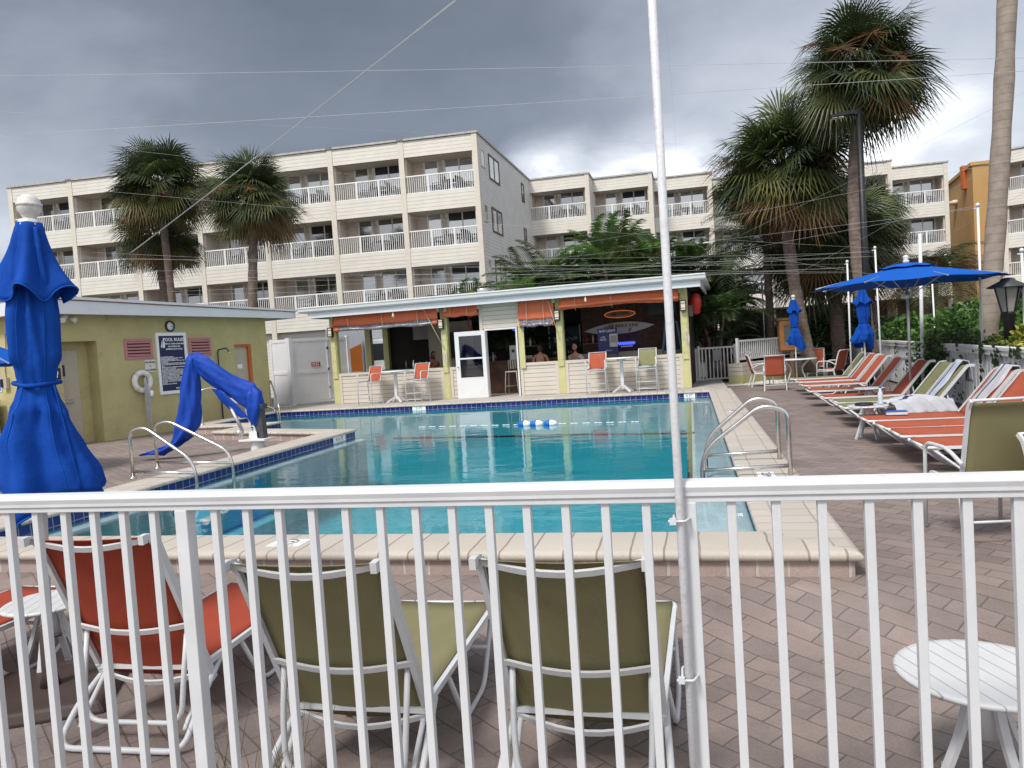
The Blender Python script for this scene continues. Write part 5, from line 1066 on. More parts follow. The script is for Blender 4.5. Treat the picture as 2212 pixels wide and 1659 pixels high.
GC = sling_chair('dining_chair', 'tall green sling armchair at the right behind the fence', 'green', .45, 1.10); GC.location = (a.x+.27, a.y+.22, DK-.03); GC.rotation_euler.z = R(188)
RC = sling_chair('dining_chair', 'red sling armchair cut off by the right picture edge', 'red', .45, 1.05); q = G(2190, 1318, -.36); RC.location = (q.x+.66, q.y+.27, -.34); RC.rotation_euler.z = R(20)
BC = sling_chair('bar_chair', 'red bar chair at the left end of the left bar table', 'redfar', .74, 1.24, 'tall sling bar chairs', True, 'bar chair'); BC.location = B(1.62, -.78, 0); BC.rotation_euler.z = BR+R(-14)
dup(BC, B(3.28, -.78, 0), BR+R(-8), 'red bar chair right of the left bar table by the rope post')
dup(BC, B(8.98, -.72, 0), BR+R(2), 'red bar chair left of the right bar table')
GBC = sling_chair('bar_chair', 'green bar chair right of the right bar table', 'greenfar', .76, 1.27, 'tall sling bar chairs', True, 'bar chair'); GBC.location = B(10.45, -.72, 0); GBC.rotation_euler.z = BR
def bar_table(label, c, rz):
    t = thing('bar_table', label, 'table', c, rz); MB().lathe([(.01, .99), (.40, .985), (.43, .99), (.435, 1.01), (.42, 1.03), (.01, 1.03)], 28).build('tabletop', 'whitefar', t)
    m = MB(); m.box(-.045, .045, -.045, .045, .12, .985); m.lathe([(.01, .93), (.06, .93), (.18, .985), (.01, .986)], 12); m.build('column', 'white', t)
    for k in range(4): a = R(45+90*k); MB().bar((0, 0, .22), (.36*math.cos(a), .36*math.sin(a), .02), .05, .05).build('leg', 'white', t)
    return t
bar_table('white pedestal bar table between the two red bar chairs', B(2.50, -.70, 0), BR); bar_table('white pedestal bar table between the red and green bar chairs', B(9.72, -.70, 0), BR)
q = G(1607, 826, DK); dup(BC, q+Vector((.1, 1.2, 0)), R(80), 'bar chair in side view next to the far gate')
q = G(1768, 815, DK); dup(BC, q+Vector((0, 2.6, 0)), R(-80), 'red bar chair left of the pair behind the far round table'); dup(BC, q+Vector((1.0, 2.4, 0)), R(-60), 'red bar chair nearest the hedge behind the far round table')
q = G(1690, 818, DK); bar_table('white bar table standing behind the far round table', Vector((q.x+.3, q.y+2.6, DK)), 0)
ftc = G(1722, 826, DK); t = thing('dining_table', 'round white table with a closed blue umbrella through it', 'table', ftc)
MB().lathe([(.05, .70), (.58, .70), (.61, .715), (.60, .73), (.05, .73)], 36).build('tabletop', 'whitefar', t)
for k in range(4):
    a = R(40+90*k); d = Vector((math.cos(a), math.sin(a), 0)); m = MB(); q = smoothpath([d*.5+Vector((0, 0, .69)), d*.18+Vector((0, 0, .45)), d*.42+Vector((0, 0, 0))], .25, 8); m.tube(q, .018, 8); m.build('leg', 'white', t)

# ------------------------------------------------------------------ umbrellas
def closed_umbrella(label, loc, k=1., skew=0., seed=0, big=False, rz=0.):
    t = thing('patio_umbrella', label, 'umbrella', loc, rz); rr = random.Random(seed); ph = rr.uniform(0, 6)
    MB().tube([(0, 0, 0), (0, 0, 2.72*k)], .021, 12).build('pole', 'chipped' if big else 'whitefar', t)
    m = MB(); m.lathe([(.02, 2.70*k), (.055, 2.71*k), (.062, 2.735*k), (.055, 2.765*k), (.03, 2.775*k), (.045, 2.79*k), (.062, 2.82*k), (.0635, 2.85*k), (.055, 2.88*k), (.03, 2.905*k), (.003, 2.912*k)], 24)
    m.lathe([(.0575, 2.838*k), (.0665, 2.84*k), (.0665, 2.858*k), (.0575, 2.86*k)], 24); m.build('finial', 'dirtyw', t)
    n = 72
    def prof(z):           # half width of the folded canopy
        pts = [(1.20, .25), (1.30, .25), (1.48, .205), (1.66, .155), (1.78, .112), (1.83, .092), (1.88, .105), (2.0, .13), (2.2, .135), (2.4, .115), (2.6, .085), (2.74, .06)]
        z /= k
        for (a, ra), (b, rb) in zip(pts, pts[1:]):
            if a <= z <= b: f = (z-a)/(b-a); f = f*f*(3-2*f); return ra+(rb-ra)*f
        return pts[0][1] if z < 1 else pts[-1][1]
    rows = []
    zl = [1.22+1.50*i/46 for i in range(47)]
    for i, z in enumerate(zl):
        row = []; tw = .9*(z-1.83)
        for j in range(n):
            a = 2*math.pi*j/n
            f = .20*(1-2*abs(math.sin(2*a+ph/2+tw)))+.10*math.sin(7*a+tw*5+1)+.06*(1-2*abs(math.sin(5.5*a-tw*3+z*2)))+.035*math.sin(13*a+7*z+2*math.sin(3*z))+.03*(1-2*abs(math.sin(4.5*a+5*z)))
            amp = 1 if z < 1.7 else (.4 if z < 1.95 else .9)
            r_ = prof(z*k)*(1+f*amp)
            low = max(0, (1.52-z)/.30); zz = z*k - low*.11*(math.cos(a+1.8)) - low*.05*math.sin(3*a+ph)
            row.append((r_*math.cos(a)*(1+low*.14*math.cos(a))+skew*low*.12, r_*math.sin(a), zz))
        rows.append(row)
    cn = MB().grid(rows, closed=True).build('canopy', 'blue', t, thick=.004); MB().tube(rows[0], .006, 5, closed=True).build('hem', 'bluebright', cn)
    for q_ in range(6): MB().tube([Vector(r__[(q_*12+5) % n])*1.0+Vector((.003*math.cos(2*math.pi*(q_*12+5)/n), .003*math.sin(2*math.pi*(q_*12+5)/n), 0)) for r__ in rows[:44]], .0028, 4).build('seam', 'bluebright', cn)
    rows = []
    for i in range(16):
        v = i/15; z = 2.745-.40*v; row = []
        for j in range(n):
            a = 2*math.pi*j/n; r_ = (.062+.075*v+.055*v*v*v)*(1+(.07+.16*v)*math.sin(5*a+ph*1.3)+.06*v*math.sin(9*a))
            row.append((r_*math.cos(a), r_*math.sin(a), (z+.045*v*math.sin(5*a+ph*1.3+.6))*k))
        rows.append(row)
    rows.insert(0, [(.05*math.cos(2*math.pi*j/n), .05*math.sin(2*math.pi*j/n), 2.752*k) for j in range(n)])
    fl = MB().grid(rows, closed=True).build('vent_flap', 'blue', t, thick=.004); MB().tube(rows[-1], .005, 5, closed=True).build('hem', 'bluebright', fl)
    m = MB(); m.tube([(.108*math.cos(a)*(1+.08*math.sin(4*a)), .108*math.sin(a)*(1+.08*math.sin(4*a)), 1.835*k+.008*math.sin(2*a+1)) for a in [2*math.pi*j/24 for j in range(24)]], .011, 6, closed=True)
    rows = [[(.115+.175*s, -.02-.06*s+dx, (1.83-.60*s)*k) for dx in (-.009, .009)] for s in [q/10 for q in range(11)]]; m.grid(rows); m.build('tie', 'blue', t, thick=.004)
    return t
M['dirtyw'] = mat('weathered_white_plastic', (.62, .61, .58), .55, var=.12, vs=30, dirt=.6, dcol=(.25, .24, .21))
bu = G(112, 1505, -.36)
U0 = closed_umbrella('big closed royal blue umbrella at the left behind the fence', (bu.x, bu.y, -.36), 1.0, .35, 1, True, R(10)); U0.rotation_euler = (0, R(2.8), R(10))
t = thing('umbrella_base', 'dark brown square umbrella base on the pavers at lower left', 'umbrella base', (bu.x, bu.y, -.36), R(28))
m = MB(); m.hexa([(-.38, -.38, 0), (.38, -.38, 0), (.38, .38, 0), (-.38, .38, 0)], [(-.34, -.34, .07), (.34, -.34, .07), (.34, .34, .07), (-.34, .34, .07)]); m.build('plate', 'basebrown', t, bevel=.02)
m = MB(); m.lathe([(.024, .07), (.055, .07), (.04, .14), (.034, .42), (.024, .43)], 16); m.tube([(.03, 0, .36), (.08, 0, .36)], .012, 8); m.build('stem', 'basebrown', t)
closed_umbrella('closed blue umbrella through the far round table', (ftc.x, ftc.y, DK), .93, .6, 4, rz=1.)
q = G(1872, 842, DK); u2 = closed_umbrella('closed blue umbrella among the far red loungers', (q.x, q.y, DK), .93, .8, 9, rz=2.2)
def open_umbrella(label, loc, rad, zr, za, rz=0.):
    t = thing('patio_umbrella', label, 'umbrella', loc, rz); n = 8
    def ring(f, r_, z, sag):
        row = []
        for i in range(n*6):
            a = 2*math.pi*i/(n*6); c = math.cos(math.pi/n)/math.cos(((a+math.pi/n) % (2*math.pi/n))-math.pi/n); s_ = math.cos(n*a/2)**2
            row.append((r_*c/math.cos(math.pi/n)*math.cos(a), r_*c/math.cos(math.pi/n)*math.sin(a), z-sag*(1-s_)))
        return row
    zf = lambda f: za-(za-zr)*(.92*f+.08*f*f)
    rows = [ring(f, rad*f*math.cos(math.pi/n), zf(f), .0+.03*f) for f in (.05, .15, .28, .45, .65, .85, 1.)]; MB().grid(rows, closed=True, smooth=False).build('canopy', 'bluebright', t, thick=.004)
    rows = [ring(f, rad*f*math.cos(math.pi/n), zf(f)+.035+.02*math.sin(f*9), .02*f/.3) for f in (.03, .1, .2, .29)]; MB().grid(rows, closed=True, smooth=False).build('vent_flap', 'bluebright', t, thick=.004)
    MB().tube([(0, 0, .1), (0, 0, za+.02)], .024, 12).build('pole', 'alu', t)
    m = MB(); m.lathe([(.02, za+.02), (.05, za+.03), (.055, za+.07), (.035, za+.09), (.05, za+.12), (.045, za+.16), (.003, za+.18)], 16); m.build('finial', 'dirtyw', t)
    for i in range(n):
        a = 2*math.pi*i/n; MB().bar((.03*math.cos(a), .03*math.sin(a), za-.03), (rad*.98*math.cos(a), rad*.98*math.sin(a), zr-.012), .015, .02).build('rib', 'alu', t)
    m = MB(); [m.bar((.03*math.cos(a), .03*math.sin(a), zr-.25), (rad*.45*math.cos(a), rad*.45*math.sin(a), zf(.45)-.03), .012) for a in [2*math.pi*i/n for i in range(n)]]; m.lathe([(.025, zr-.3), (.05, zr-.28), (.05, zr-.2), (.025, zr-.19)], 12); m.build('strut', 'alu', t)
    m = MB(); m.lathe([(.01, 0), (.24, 0), (.24, .05), (.05, .08), (.04, .30), (.02, .31)], 20); m.build('base', 'basebrown', t); return t
q = G(1970, 890, DK); ou = open_umbrella('wide open royal blue umbrella over the right loungers', (q.x, q.y, DK), 1.62, 2.345, 2.66, YAW-.1)
q = D(-95, 760, 13); open_umbrella('open blue umbrella at the left picture edge by the pool house', (q.x, q.y, DKL), 1.35, 2.0, 2.6, .62)

# ------------------------------------------------------------------ handrails, pool lift, floats
def handrail(label, p0, p1, h=.88, lo=True, bend=.22, zw=-.9, hend=.22):
    p0 = Vector(p0); p1 = Vector(p1); t = thing('handrail', label, 'handrail', p0); d = (p1-p0); d.z = 0; L = d.length; e = d.normalized()
    P = lambda s, z: e*s+Vector((0, 0, z-p0.z))
    MB().tube(smoothpath([P(0, p0.z), P(.0, h-.03), P(.26, h+.03), P(L-.02, hend), P(L, zw)], bend, 8), .0245, 12).build('rail', 'steel', t)
    if lo: MB().tube([P(0, .10), P(L-.01, .06)], .021, 10).build('crossbar', 'steel', t)
    m = MB(); m.lathe([(.026, 0), (.055, 0), (.05, .02), (.026, .025)], 14); m.build('flange', 'steel', t); return t
a, b = G(341, 1012, 0), G(478, 1036, -.165); handrail('steel pool handrail on the left edge, the one nearer the pool lift', (a.x, a.y, 0), (b.x+.12, a.y-.05, 0), .70)
a2, b2 = G(288, 1034, 0), G(429, 1052, -.165); handrail('steel pool handrail on the left edge, nearest the camera', (a2.x, a2.y, 0), (b2.x+.12, a2.y-.05, 0), .70)
a, b = G(1708, 1026, 0), G(1514, 1032, -.165); handrail('steel pool handrail on the right edge, nearest the camera', (a.x, a.y, DK), (b.x, a.y+.05, 0), .71, hend=.26)
a, b = G(1684, 992, 0), G(1521, 1000, -.165); handrail('steel pool handrail on the right edge, the farther of the two', (a.x, a.y, DK), (b.x, a.y+.05, 0), .71, hend=.26)
handrail('steel handrail by the pool house corner in the far pool arm', (-13.05, 21.75, 0), (-12.1, 20.6, 0), .95, lo=False)
handrail('steel handrail behind the blue covered pool lift', (-12.65, 17.65, 0), (-11.2, 19.0, 0), .95, lo=False)
LB = Vector((-8.24, 13.13, DKL)); t = thing('pool_lift', 'white pool access lift under a blue cover on the left deck', 'pool lift', LB)
def V(x, y, z): return Vector((x, y, z))-LB
m = MB(); m.lathe([(.01, 0), (.13, 0), (.13, .24), (.01, .25)], 18); m.box(-.28, .28, -.2, .2, .25, .29); m.build('base', 'whitefar', t, bevel=.006)
m = MB(); m.bar((0, 0, .29), (-.14, -.03, 1.0), .10, .10); m.bar((-.14, -.03, 1.0), (-.45, -.1, 1.06), .09, .09); m.box(-.12, .1, -.08, .08, .29, .42); m.build('mast', 'whitefar', t, bevel=.006)
text('L\nI\nF\nT', .095, 'black', t, (-.045, -.075, .62), (R(90), 0, R(8)), bold=.003); text('LIFT', .07, 'black', t, (-.118, -.082, .93), (R(90), R(83), R(8)), bold=.002)
m = MB(); m.bar((.12, 0, .29), (.10, 0, .85), .15, .16); m.box(.05, .22, -.1, .1, .85, .95); m.build('battery_box', 'lampgrey', t, bevel=.012)
m = MB(); m.tube([V(-8.46, 13.0, .26), V(-8.64, 12.98, .68)], .034, 10); m.tube([V(-8.64, 12.98, .68), V(-8.78, 12.98, 1.02)], .024, 10); m.lathe([(.01, 0), (.07, 0), (.08, .1), (.01, .12)], 12, V(-8.52, 13.0, .16)); m.build('actuator', 'alu', t)
m = MB(); m.tube([V(-8.31, 13.1, 1.06), V(-9.30, 12.9, 1.68)], .035, 8); m.bar(V(-9.34, 12.88, 1.60), V(-9.36, 12.88, 1.78), .14, .06); m.build('arm', 'whitefar', t)
t = thing('lift_cover', 'crumpled blue vinyl cover draped over the pool lift', 'cover', (-9.34, 12.87, DKL))
O = Vector((-9.34, 12.87, DKL)); n = 40; rr = random.Random(6)
def loft(mb, st, n=40, ph=0, amp=.12):
    rows = []
    for i, (c, a, b) in enumerate(st):
        a = tuple(q*1.0 for q in a); b = tuple(q*1.0 for q in b)
        c = Vector(c)-O; a = Vector(a); b = Vector(b)
        rows.append([c+(a*math.cos(q)+b*math.sin(q))*(1+amp*math.sin(5*q+ph+i*.35)+amp*.5*math.sin(9*q-i*.5+ph)) for q in [2*math.pi*j/n for j in range(n)]])
    mb.grid(rows, closed=True)
def interp(st, k=5):
    out = []
    for (c0, a0, b0), (c1_, a1, b1) in zip(st, st[1:]):
        for i in range(k):
            f = i/k; L_ = lambda p, q: tuple(x+(y-x)*f for x, y in zip(p, q)); out.append((L_(c0, c1_), L_(a0, a1), L_(b0, b1)))
    out.append(st[-1]); return out
m = MB()
loft(m, interp([((-9.33, 12.87, 1.80), (.05, .01, 0), (0, .05, 0)), ((-9.33, 12.87, 1.66), (.10, .02, 0), (0, .11, 0)), ((-9.40, 12.86, 1.2), (.15, .03, 0), (0, .15, 0)), ((-9.47, 12.84, .7), (.19, .04, 0), (0, .17, 0)), ((-9.53, 12.82, .35), (.21, .04, .03), (0, .18, 0)), ((-9.66, 12.79, .10), (.19, .03, .12), (0, .19, 0)), ((-9.92, 12.73, -.01), (.07, .01, .11), (0, .17, 0)), ((-10.2, 12.67, -.06), (.03, .0, .05), (0, .14, 0)), ((-10.42, 12.62, -.09), (.01, 0, .02), (0, .10, 0))]), amp=.13)
loft(m, interp([((-9.30, 12.88, 1.70), (.03, .01, .12), (0, .09, 0)), ((-9.08, 12.92, 1.50), (.07, 0, .20), (0, .10, 0)), ((-8.80, 12.98, 1.26), (.06, 0, .19), (0, .10, 0)), ((-8.5, 13.05, 1.02), (.05, 0, .22), (0, .11, 0)), ((-8.28, 13.1, .90), (.09, 0, .24), (0, .13, 0)), ((-8.20, 13.12, .80), (.12, 0, .12), (0, .13, 0))]), ph=1, amp=.09)
loft(m, interp([((-8.27, 13.11, 1.12), (.05, 0, 0), (0, .07, 0)), ((-8.22, 13.1, .95), (.15, 0, .03), (0, .14, 0)), ((-8.20, 13.09, .68), (.16, 0, 0), (0, .15, 0)), ((-8.23, 13.09, .50), (.12, 0, 0), (0, .12, 0)), ((-8.21, 13.1, .36), (.06, 0, 0), (0, .08, 0)), ((-8.19, 13.1, .28), (.02, 0, 0), (0, .04, 0))]), ph=2.2, amp=.12)
loft(m, interp([((-8.9, 12.92, 1.08), (.10, 0, -.02), (0, .015, 0)), ((-8.72, 12.95, .86), (.17, 0, -.05), (0, .02, 0)), ((-8.52, 13.0, .62), (.14, 0, -.02), (0, .025, 0)), ((-8.40, 13.02, .50), (.08, 0, 0), (0, .03, 0))]), ph=.5, amp=.06)
m.build('cover', 'bluecover', t)
pa, pb = G(905, 923, -.15), G(1390, 911, -.15)
t = thing('float_line', 'white floating pool line with blue and white floats', 'pool line', (pa.x, pa.y, -.155)); d = pb-pa; d.z = 0
m = MB(); nn = 60
for k in range(nn):
    if k % 3 == 2: continue
    f = k/nn; p = d*f; q_ = d*((k+.9)/nn); m.tube([(p.x, p.y, .008), (q_.x, q_.y, .008)], .010, 6)
m.build('line', 'ink', t)
for px in (1137, 1162, 1190):
    f = (G(px, 915, -.15)-pa).x/d.x; c = d*f; o = MB().lathe([(.001, -.16), (.05, -.12), (.075, -.04), (.075, .0)], 14).build('float', 'bluebook', t); o.location = (c.x, c.y, .02); o.rotation_euler = (R(90), 0, R(85))
    o2 = MB().lathe([(.075, 0), (.075, .04), (.05, .12), (.001, .16)], 14).build('float_half', 'ink', o)

# ------------------------------------------------------------------ palms and planting
stripes(M['bark'], 2, .13, .16, .75, bumpd=.012); stripes(M['barkl'], 2, .17, .10, .86, bumpd=.006)
def fan_crown(c, rad, nl, seed, brown=.22, nlf=30):
    """numpy fan palm crown: returns MB with 4 material slots (green, dark, olive, brown)"""
    rr = random.Random(seed); m = MB()
    for k in range(nl):
        az = k*2.39996+rr.uniform(-.5, .5); e = math.asin(max(-.80, min(.99, 1-1.80*(k+.5)/nl)))+rr.uniform(-.28, .28)
        t = Vector((math.cos(az)*math.cos(e), math.sin(az)*math.cos(e), math.sin(e))); pl = rad*rr.uniform(.30, .62)
        droop = .10*rad*(1-abs(math.sin(e))); hub = c+t*pl-Vector((0, 0, droop))
        t2 = (t-Vector((0, 0, .15+.40*rr.random()))*math.cos(e)).normalized() if e > -.9 else t
        s = t2.cross(Vector((0, 0, 1))); s = s.normalized() if s.length > .05 else Vector((1, 0, 0)); nr = s.cross(t2).normalized()
        rl = rr.uniform(-.9, .9); s, nr = s*math.cos(rl)+nr*math.sin(rl), nr*math.cos(rl)-s*math.sin(rl)
        L = rad*rr.uniform(.46, .64); isb = e < -.35 and rr.random() < brown*1.4
        m.cur = 3 if isb else (2 if (e < -.15 and rr.random() < .6) else rr.choice((0, 1, 1)))
        m.tube([c-Vector((0, 0, .1*rad)), c+t*pl*.5, hub], [.02, .014, .010], 4)
        for i in range(nlf):
            a = -1.95+3.9*i/(nlf-1); ln = L*(.62+.38*math.cos(a*.62))*rr.uniform(.9, 1.08)
            d = (t2*math.cos(a)+s*math.sin(a)-nr*.18*abs(math.sin(a))).normalized(); w = d.cross(nr).normalized()*(.0165*rad*.62)
            b = hub+d*.04; mid_ = hub+d*ln*.58-Vector((0, 0, .03*ln)); tip = hub+d*ln-Vector((0, 0, (.16+.22*rr.random())*ln)); ms = mid_-Vector((0, 0, .0))
            m.add([b-w*.35, b+w*.35, ms+w, ms-w, tip], [(0, 1, 2, 3), (3, 2, 4)])
    return m
def palm(name, label, base, top, rad, tr, seed, nl=70, bark='bark', brown=.22, curve=.0, fruit=True, group='fan palms'):
    base = Vector(base); top = Vector(top); t = thing(name, label, 'palm tree', base, 0, group); rr = random.Random(seed); d = top-base; n = 26
    P = []; Rr = []
    for i in range(n+1):
        f = i/n; p = d*f; p = p+Vector((curve*math.sin(math.pi*f), 0, 0)); P.append(p); Rr.append(tr*(1.18-.25*f if f < .1 else 1.0-.12*f)*(1+.045*math.sin(i*2.1)+rr.uniform(-.03, .03)))
    MB().tube(P, Rr, 16).build('trunk', bark, t)
    if rad: fan_crown(d, rad, nl, seed, brown).build('crown', ['palmg', 'palmd', 'palmy', 'palmb'], t)
    if rad and fruit:
        m = MB()
        for k in range(5):
            az = rr.uniform(0, 6.28); e = rr.uniform(-.1, .7); q = Vector((math.cos(az)*math.cos(e), math.sin(az)*math.cos(e), math.sin(e))); pts = [d, d+q*rad*.6, d+q*rad*.95-Vector((0, 0, .25*rad))]
            m.tube(pts, [.02, .014, .006], 5)
            for j in range(50):
                f = rr.uniform(.55, 1); p = pts[1]+(pts[2]-pts[1])*((f-.5)*2); v = Vector((rr.uniform(-1, 1), rr.uniform(-1, 1), rr.uniform(-1.2, .3)))*.28*rad; w = Vector((0, 0, .010)); m.add([p-w, p+w, p+v], [(0, 1, 2)])
        m.build('flower_stalk', 'palmb', t)
    return t
palm('fan_palm', 'left fan palm with drooping brown skirt in front of the left hotel block', D(380, 650, 33)-Vector((0, 0, 4.2)), D(342, 402, 33), 2.28, .17, 1, 120, brown=.26)
palm('fan_palm', 'second fan palm from left with an orange brown skirt against the hotel', D(528, 660, 31.5)-Vector((0, 0, 4.0)), D(547, 422, 31.5), 2.25, .20, 2, 120, brown=.18)
palm('fan_palm', 'short dark fan palm under the leftmost palm crown', D(368, 650, 35)-Vector((0, 0, 4.2)), D(338, 510, 35), 2.2, .2, 3, 80, brown=.25, fruit=False)
palm('fan_palm', 'tallest fan palm with a full round crown behind the black street lamp', D(1888, 690, 21)-Vector((0, 0, 1.7)), D(1862, 150, 21), 2.15, .20, 4, 130, brown=.16, curve=-.35)
palm('fan_palm', 'bushy fan palm with brown seed stalks left of the tallest palm', D(1750, 720, 24)-Vector((0, 0, 1.2)), D(1690, 360, 24), 2.5, .20, 5, 150, brown=.28, curve=-.15)
palm('fan_palm', 'low dark fan palm between the two tall right palms', D(1812, 720, 26.5)-Vector((0, 0, 1.2)), D(1795, 525, 26.5), 2.6, .24, 6, 120, brown=.2, fruit=False)
palm('fan_palm', 'dark fan palm crown right behind the street lamp pole', D(1885, 680, 27.5)-Vector((0, 0, 1.5)), D(1868, 470, 27.5), 1.8, .18, 16, 90, brown=.25, fruit=False)
b_ = D(2118, 700, 15); palm('palm_trunk', 'bare leaning palm trunk at the right, its crown out of view', b_-Vector((0, 0, 1.5)), D(2185, -520, 15), 2.0, .185, 7, 40, 'barkl', .1, .12, False)
def frond(m, p0, az, e, L, nlf, rr, wid=.05, droop=.9, lf=.33):
    h = Vector((math.cos(az), math.sin(az), 0)); pts = []; p = Vector(p0); ee = e; st = L/10
    for i in range(11): pts.append(p.copy()); p = p+(h*math.cos(ee)+Vector((0, 0, math.sin(ee))))*st; ee -= droop/10*(.5+i*.12)
    m.tube(pts, [.016*(1-i/12) for i in range(11)], 4)
    for i in range(nlf):
        f = .16+.84*i/nlf; k = min(9, int(f*10)); q = pts[k]+(pts[k+1]-pts[k])*(f*10-k); d = (pts[k+1]-pts[k]).normalized(); s = d.cross(Vector((0, 0, 1))).normalized(); ln = L*lf*(math.sin(math.pi*(.12+.85*f))**.7)
        for sg in (-1, 1):
            v = (s*sg*.85+d*.62+Vector((0, 0, .18))).normalized(); tip = q+v*ln-Vector((0, 0, ln*.28*rr.uniform(.5, 1.3))); md = q+v*ln*.5; w = d*wid*.5; m.add([q, md-w, tip, md+w], [(0, 1, 2, 3)])
def feather_palm(name, label, loc, h, stems, nf, L, seed, mats, spread=.9, group=None, droop=.9, e0=(.2, 1.35), wid=.05):
    t = thing(name, label, 'palm tree', loc, 0, group); rr = random.Random(seed); mt = MB(); mc = MB()
    for s_ in range(stems):
        a = rr.uniform(0, 6.28); r_ = spread*math.sqrt(rr.random()) if stems > 1 else 0; hh = h*rr.uniform(.62, 1.0) if stems > 1 else h; top = Vector((r_*math.cos(a)*1.3, r_*math.sin(a), hh))
        mt.tube([(r_*.5*math.cos(a), r_*.5*math.sin(a), 0), top*.55+Vector((0, 0, hh*.1)), top], [.06, .05, .045] if stems > 1 else [.16, .13, .12], 7)
        for k in range(nf):
            mc.cur = rr.choice(range(len(mats))); frond(mc, top, k*2.4+rr.uniform(-.3, .3), rr.uniform(*e0), L*rr.uniform(.75, 1.1), 24, rr, wid, droop)
    mt.build('stem', 'bark', t); mc.build('fronds', mats, t); return t
ag = 'clumping palms behind the bar'
for i, (px, py, dd, h, lab) in enumerate(((1085, 640, 29, 3.9, 'leftmost clump of feathery palms behind the bar roof'), (1165, 640, 30, 4.8, 'second clump of feathery palms from the left behind the bar roof'), (1245, 640, 30, 5.6, 'clump of feathery palms behind the middle of the bar roof'), (1330, 640, 29, 5.9, 'tallest clump of feathery palms left of the white pole'), (1420, 640, 30, 5.6, 'clump of feathery palms just right of the white pole'), (1468, 640, 30.5, 4.4, 'rightmost clump of feathery palms above the bar corner'))):
    q = D(px, py, dd); feather_palm('clumping_palm', lab, (q.x, q.y, -.3), h-1.1, 10, 11, 2.3, 20+i, ['shrub', 'palmg', 'hedge', 'palmg'], 1.35, ag, 1.1, wid=.075)
q = D(1545, 740, 26.5); feather_palm('clumping_palm', 'low feathery palm clump right of the bar corner', (q.x, q.y, -.2), 2.4, 7, 9, 1.5, 31, ['shrub', 'palmd'], .7, ag, 1.2)
q = D(1535, 640, 29); feather_palm('clumping_palm', 'taller feathery palm clump behind the bar corner lantern', (q.x, q.y, -.2), 3.0, 6, 9, 1.9, 33, ['palmd'], .6, ag, 1.2)
q = D(1665, 720, 27); feather_palm('date_palm', 'drooping date palm below the bushy fan palm', (q.x, q.y, -.1), 4.6, 1, 70, 2.7, 34, ['palmd', 'palmg'], 0, None, 1.7, (-.1, 1.3), .035)
q = D(2020, 700, 24); feather_palm('date_palm', 'small date palm with yellowing fronds beneath the open umbrella', (q.x, q.y, -.1), 2.9, 1, 52, 2.1, 35, ['palmg', 'palmy', 'palmb'], 0, None, 1.9, (-.2, 1.3), .035)
q = D(1775, 690, 29); feather_palm('date_palm', 'dark date palm behind the far closed umbrella', (q.x, q.y, -.1), 4.2, 1, 64, 2.6, 36, ['palmd'], 0, None, 1.8, (-.2, 1.3), .035)
def leafblob(name, label, cat, boxes, leaf, nleaf, mats, seed, group=None, lw=.45):
    """boxes: list of (cx, cy, cz, rx, ry, rz) ellipsoid-ish masses"""
    c0 = Vector((boxes[0][0], boxes[0][1], 0)); t = thing(name, label, cat, c0, 0, group); rr = random.Random(seed); m = MB(); core = MB()
    for (cx, cy, cz, rx, ry, rz) in boxes:
        c = Vector((cx, cy, cz))-c0; rows = []
        for j in range(7):
            v = -math.pi/2+math.pi*j/6; rows.append([c+Vector((rx*.8*math.cos(v)*math.cos(a)*(1+.15*math.sin(3*a+j)), ry*.8*math.cos(v)*math.sin(a)*(1+.15*math.sin(4*a)), rz*.8*math.sin(v))) for a in [k*math.pi/6 for k in range(12)]])
        core.grid(rows, closed=True)
        for _ in range(int(nleaf)):
            a = rr.uniform(0, 6.28); v = rr.uniform(-.5, 1.57); q = rr.uniform(.78, 1.08)+.08*math.sin(5*a+3*v); n = Vector((math.cos(v)*math.cos(a), math.cos(v)*math.sin(a), math.sin(v)))
            p = c+Vector((n.x*rx*q, n.y*ry*q, n.z*rz*q)); d = (n*.6+Vector((rr.uniform(-1, 1), rr.uniform(-1, 1), rr.uniform(-.5, .8)))).normalized(); s = d.cross(Vector((rr.uniform(-1, 1), rr.uniform(-1, 1), rr.uniform(-1, 1)))).normalized(); L = leaf*rr.uniform(.6, 1.3)
            m.cur = rr.randrange(len(mats)); mdl = p+d*L*.5; m.add([p, mdl+s*L*lw*.5, p+d*L-Vector((0, 0, L*.2)), mdl-s*L*lw*.5], [(0, 1, 2, 3)])
    core.build('dark_core', 'core', t); m.build('leaves', mats, t); return t  # solid core, shade between the leaves put into its dark colour
leafblob('hedge', 'bright green hedge behind the right fence beneath the open umbrella', 'hedge', [(7.0, 17.5, .75, 1.3, 2.6, .95), (7.2, 21.5, .85, 1.4, 2.6, .95), (8.6, 19, 1.0, 1.5, 3, .9), (6.6, 25, .8, 1.2, 2, .8)], .17, 4200, ['hedge', 'hedge', 'shrub'], 1)
leafblob('shrub', 'leafy green bush spilling over the right fence behind the red loungers', 'bush', [(5.25, 17.2, .75, .7, .9, .75), (5.0, 17.4, .25, .45, .6, .6)], .14, 1800, ['hedge', 'shrub'], 2)
leafblob('croton', 'yellow variegated bush behind the fence left of the leaning trunk', 'bush', [(5.75, 14.3, .85, .7, 1.3, .45)], .16, 1700, ['croton', 'croton', 'hedge'], 3)
leafblob('croton', 'yellow variegated bush at the right edge behind the fence', 'bush', [(5.6, 11.2, .95, .65, 1.3, .45)], .16, 1700, ['croton', 'hedge', 'shrub'], 4)
leafblob('croton', 'yellow green bush behind the near right end of the board fence', 'bush', [(5.6, 7.2, .7, .8, 1.8, .6), (5.4, 4.2, .6, .7, 1.4, .6)], .16, 1500, ['croton', 'hedge', 'shrub'], 6)
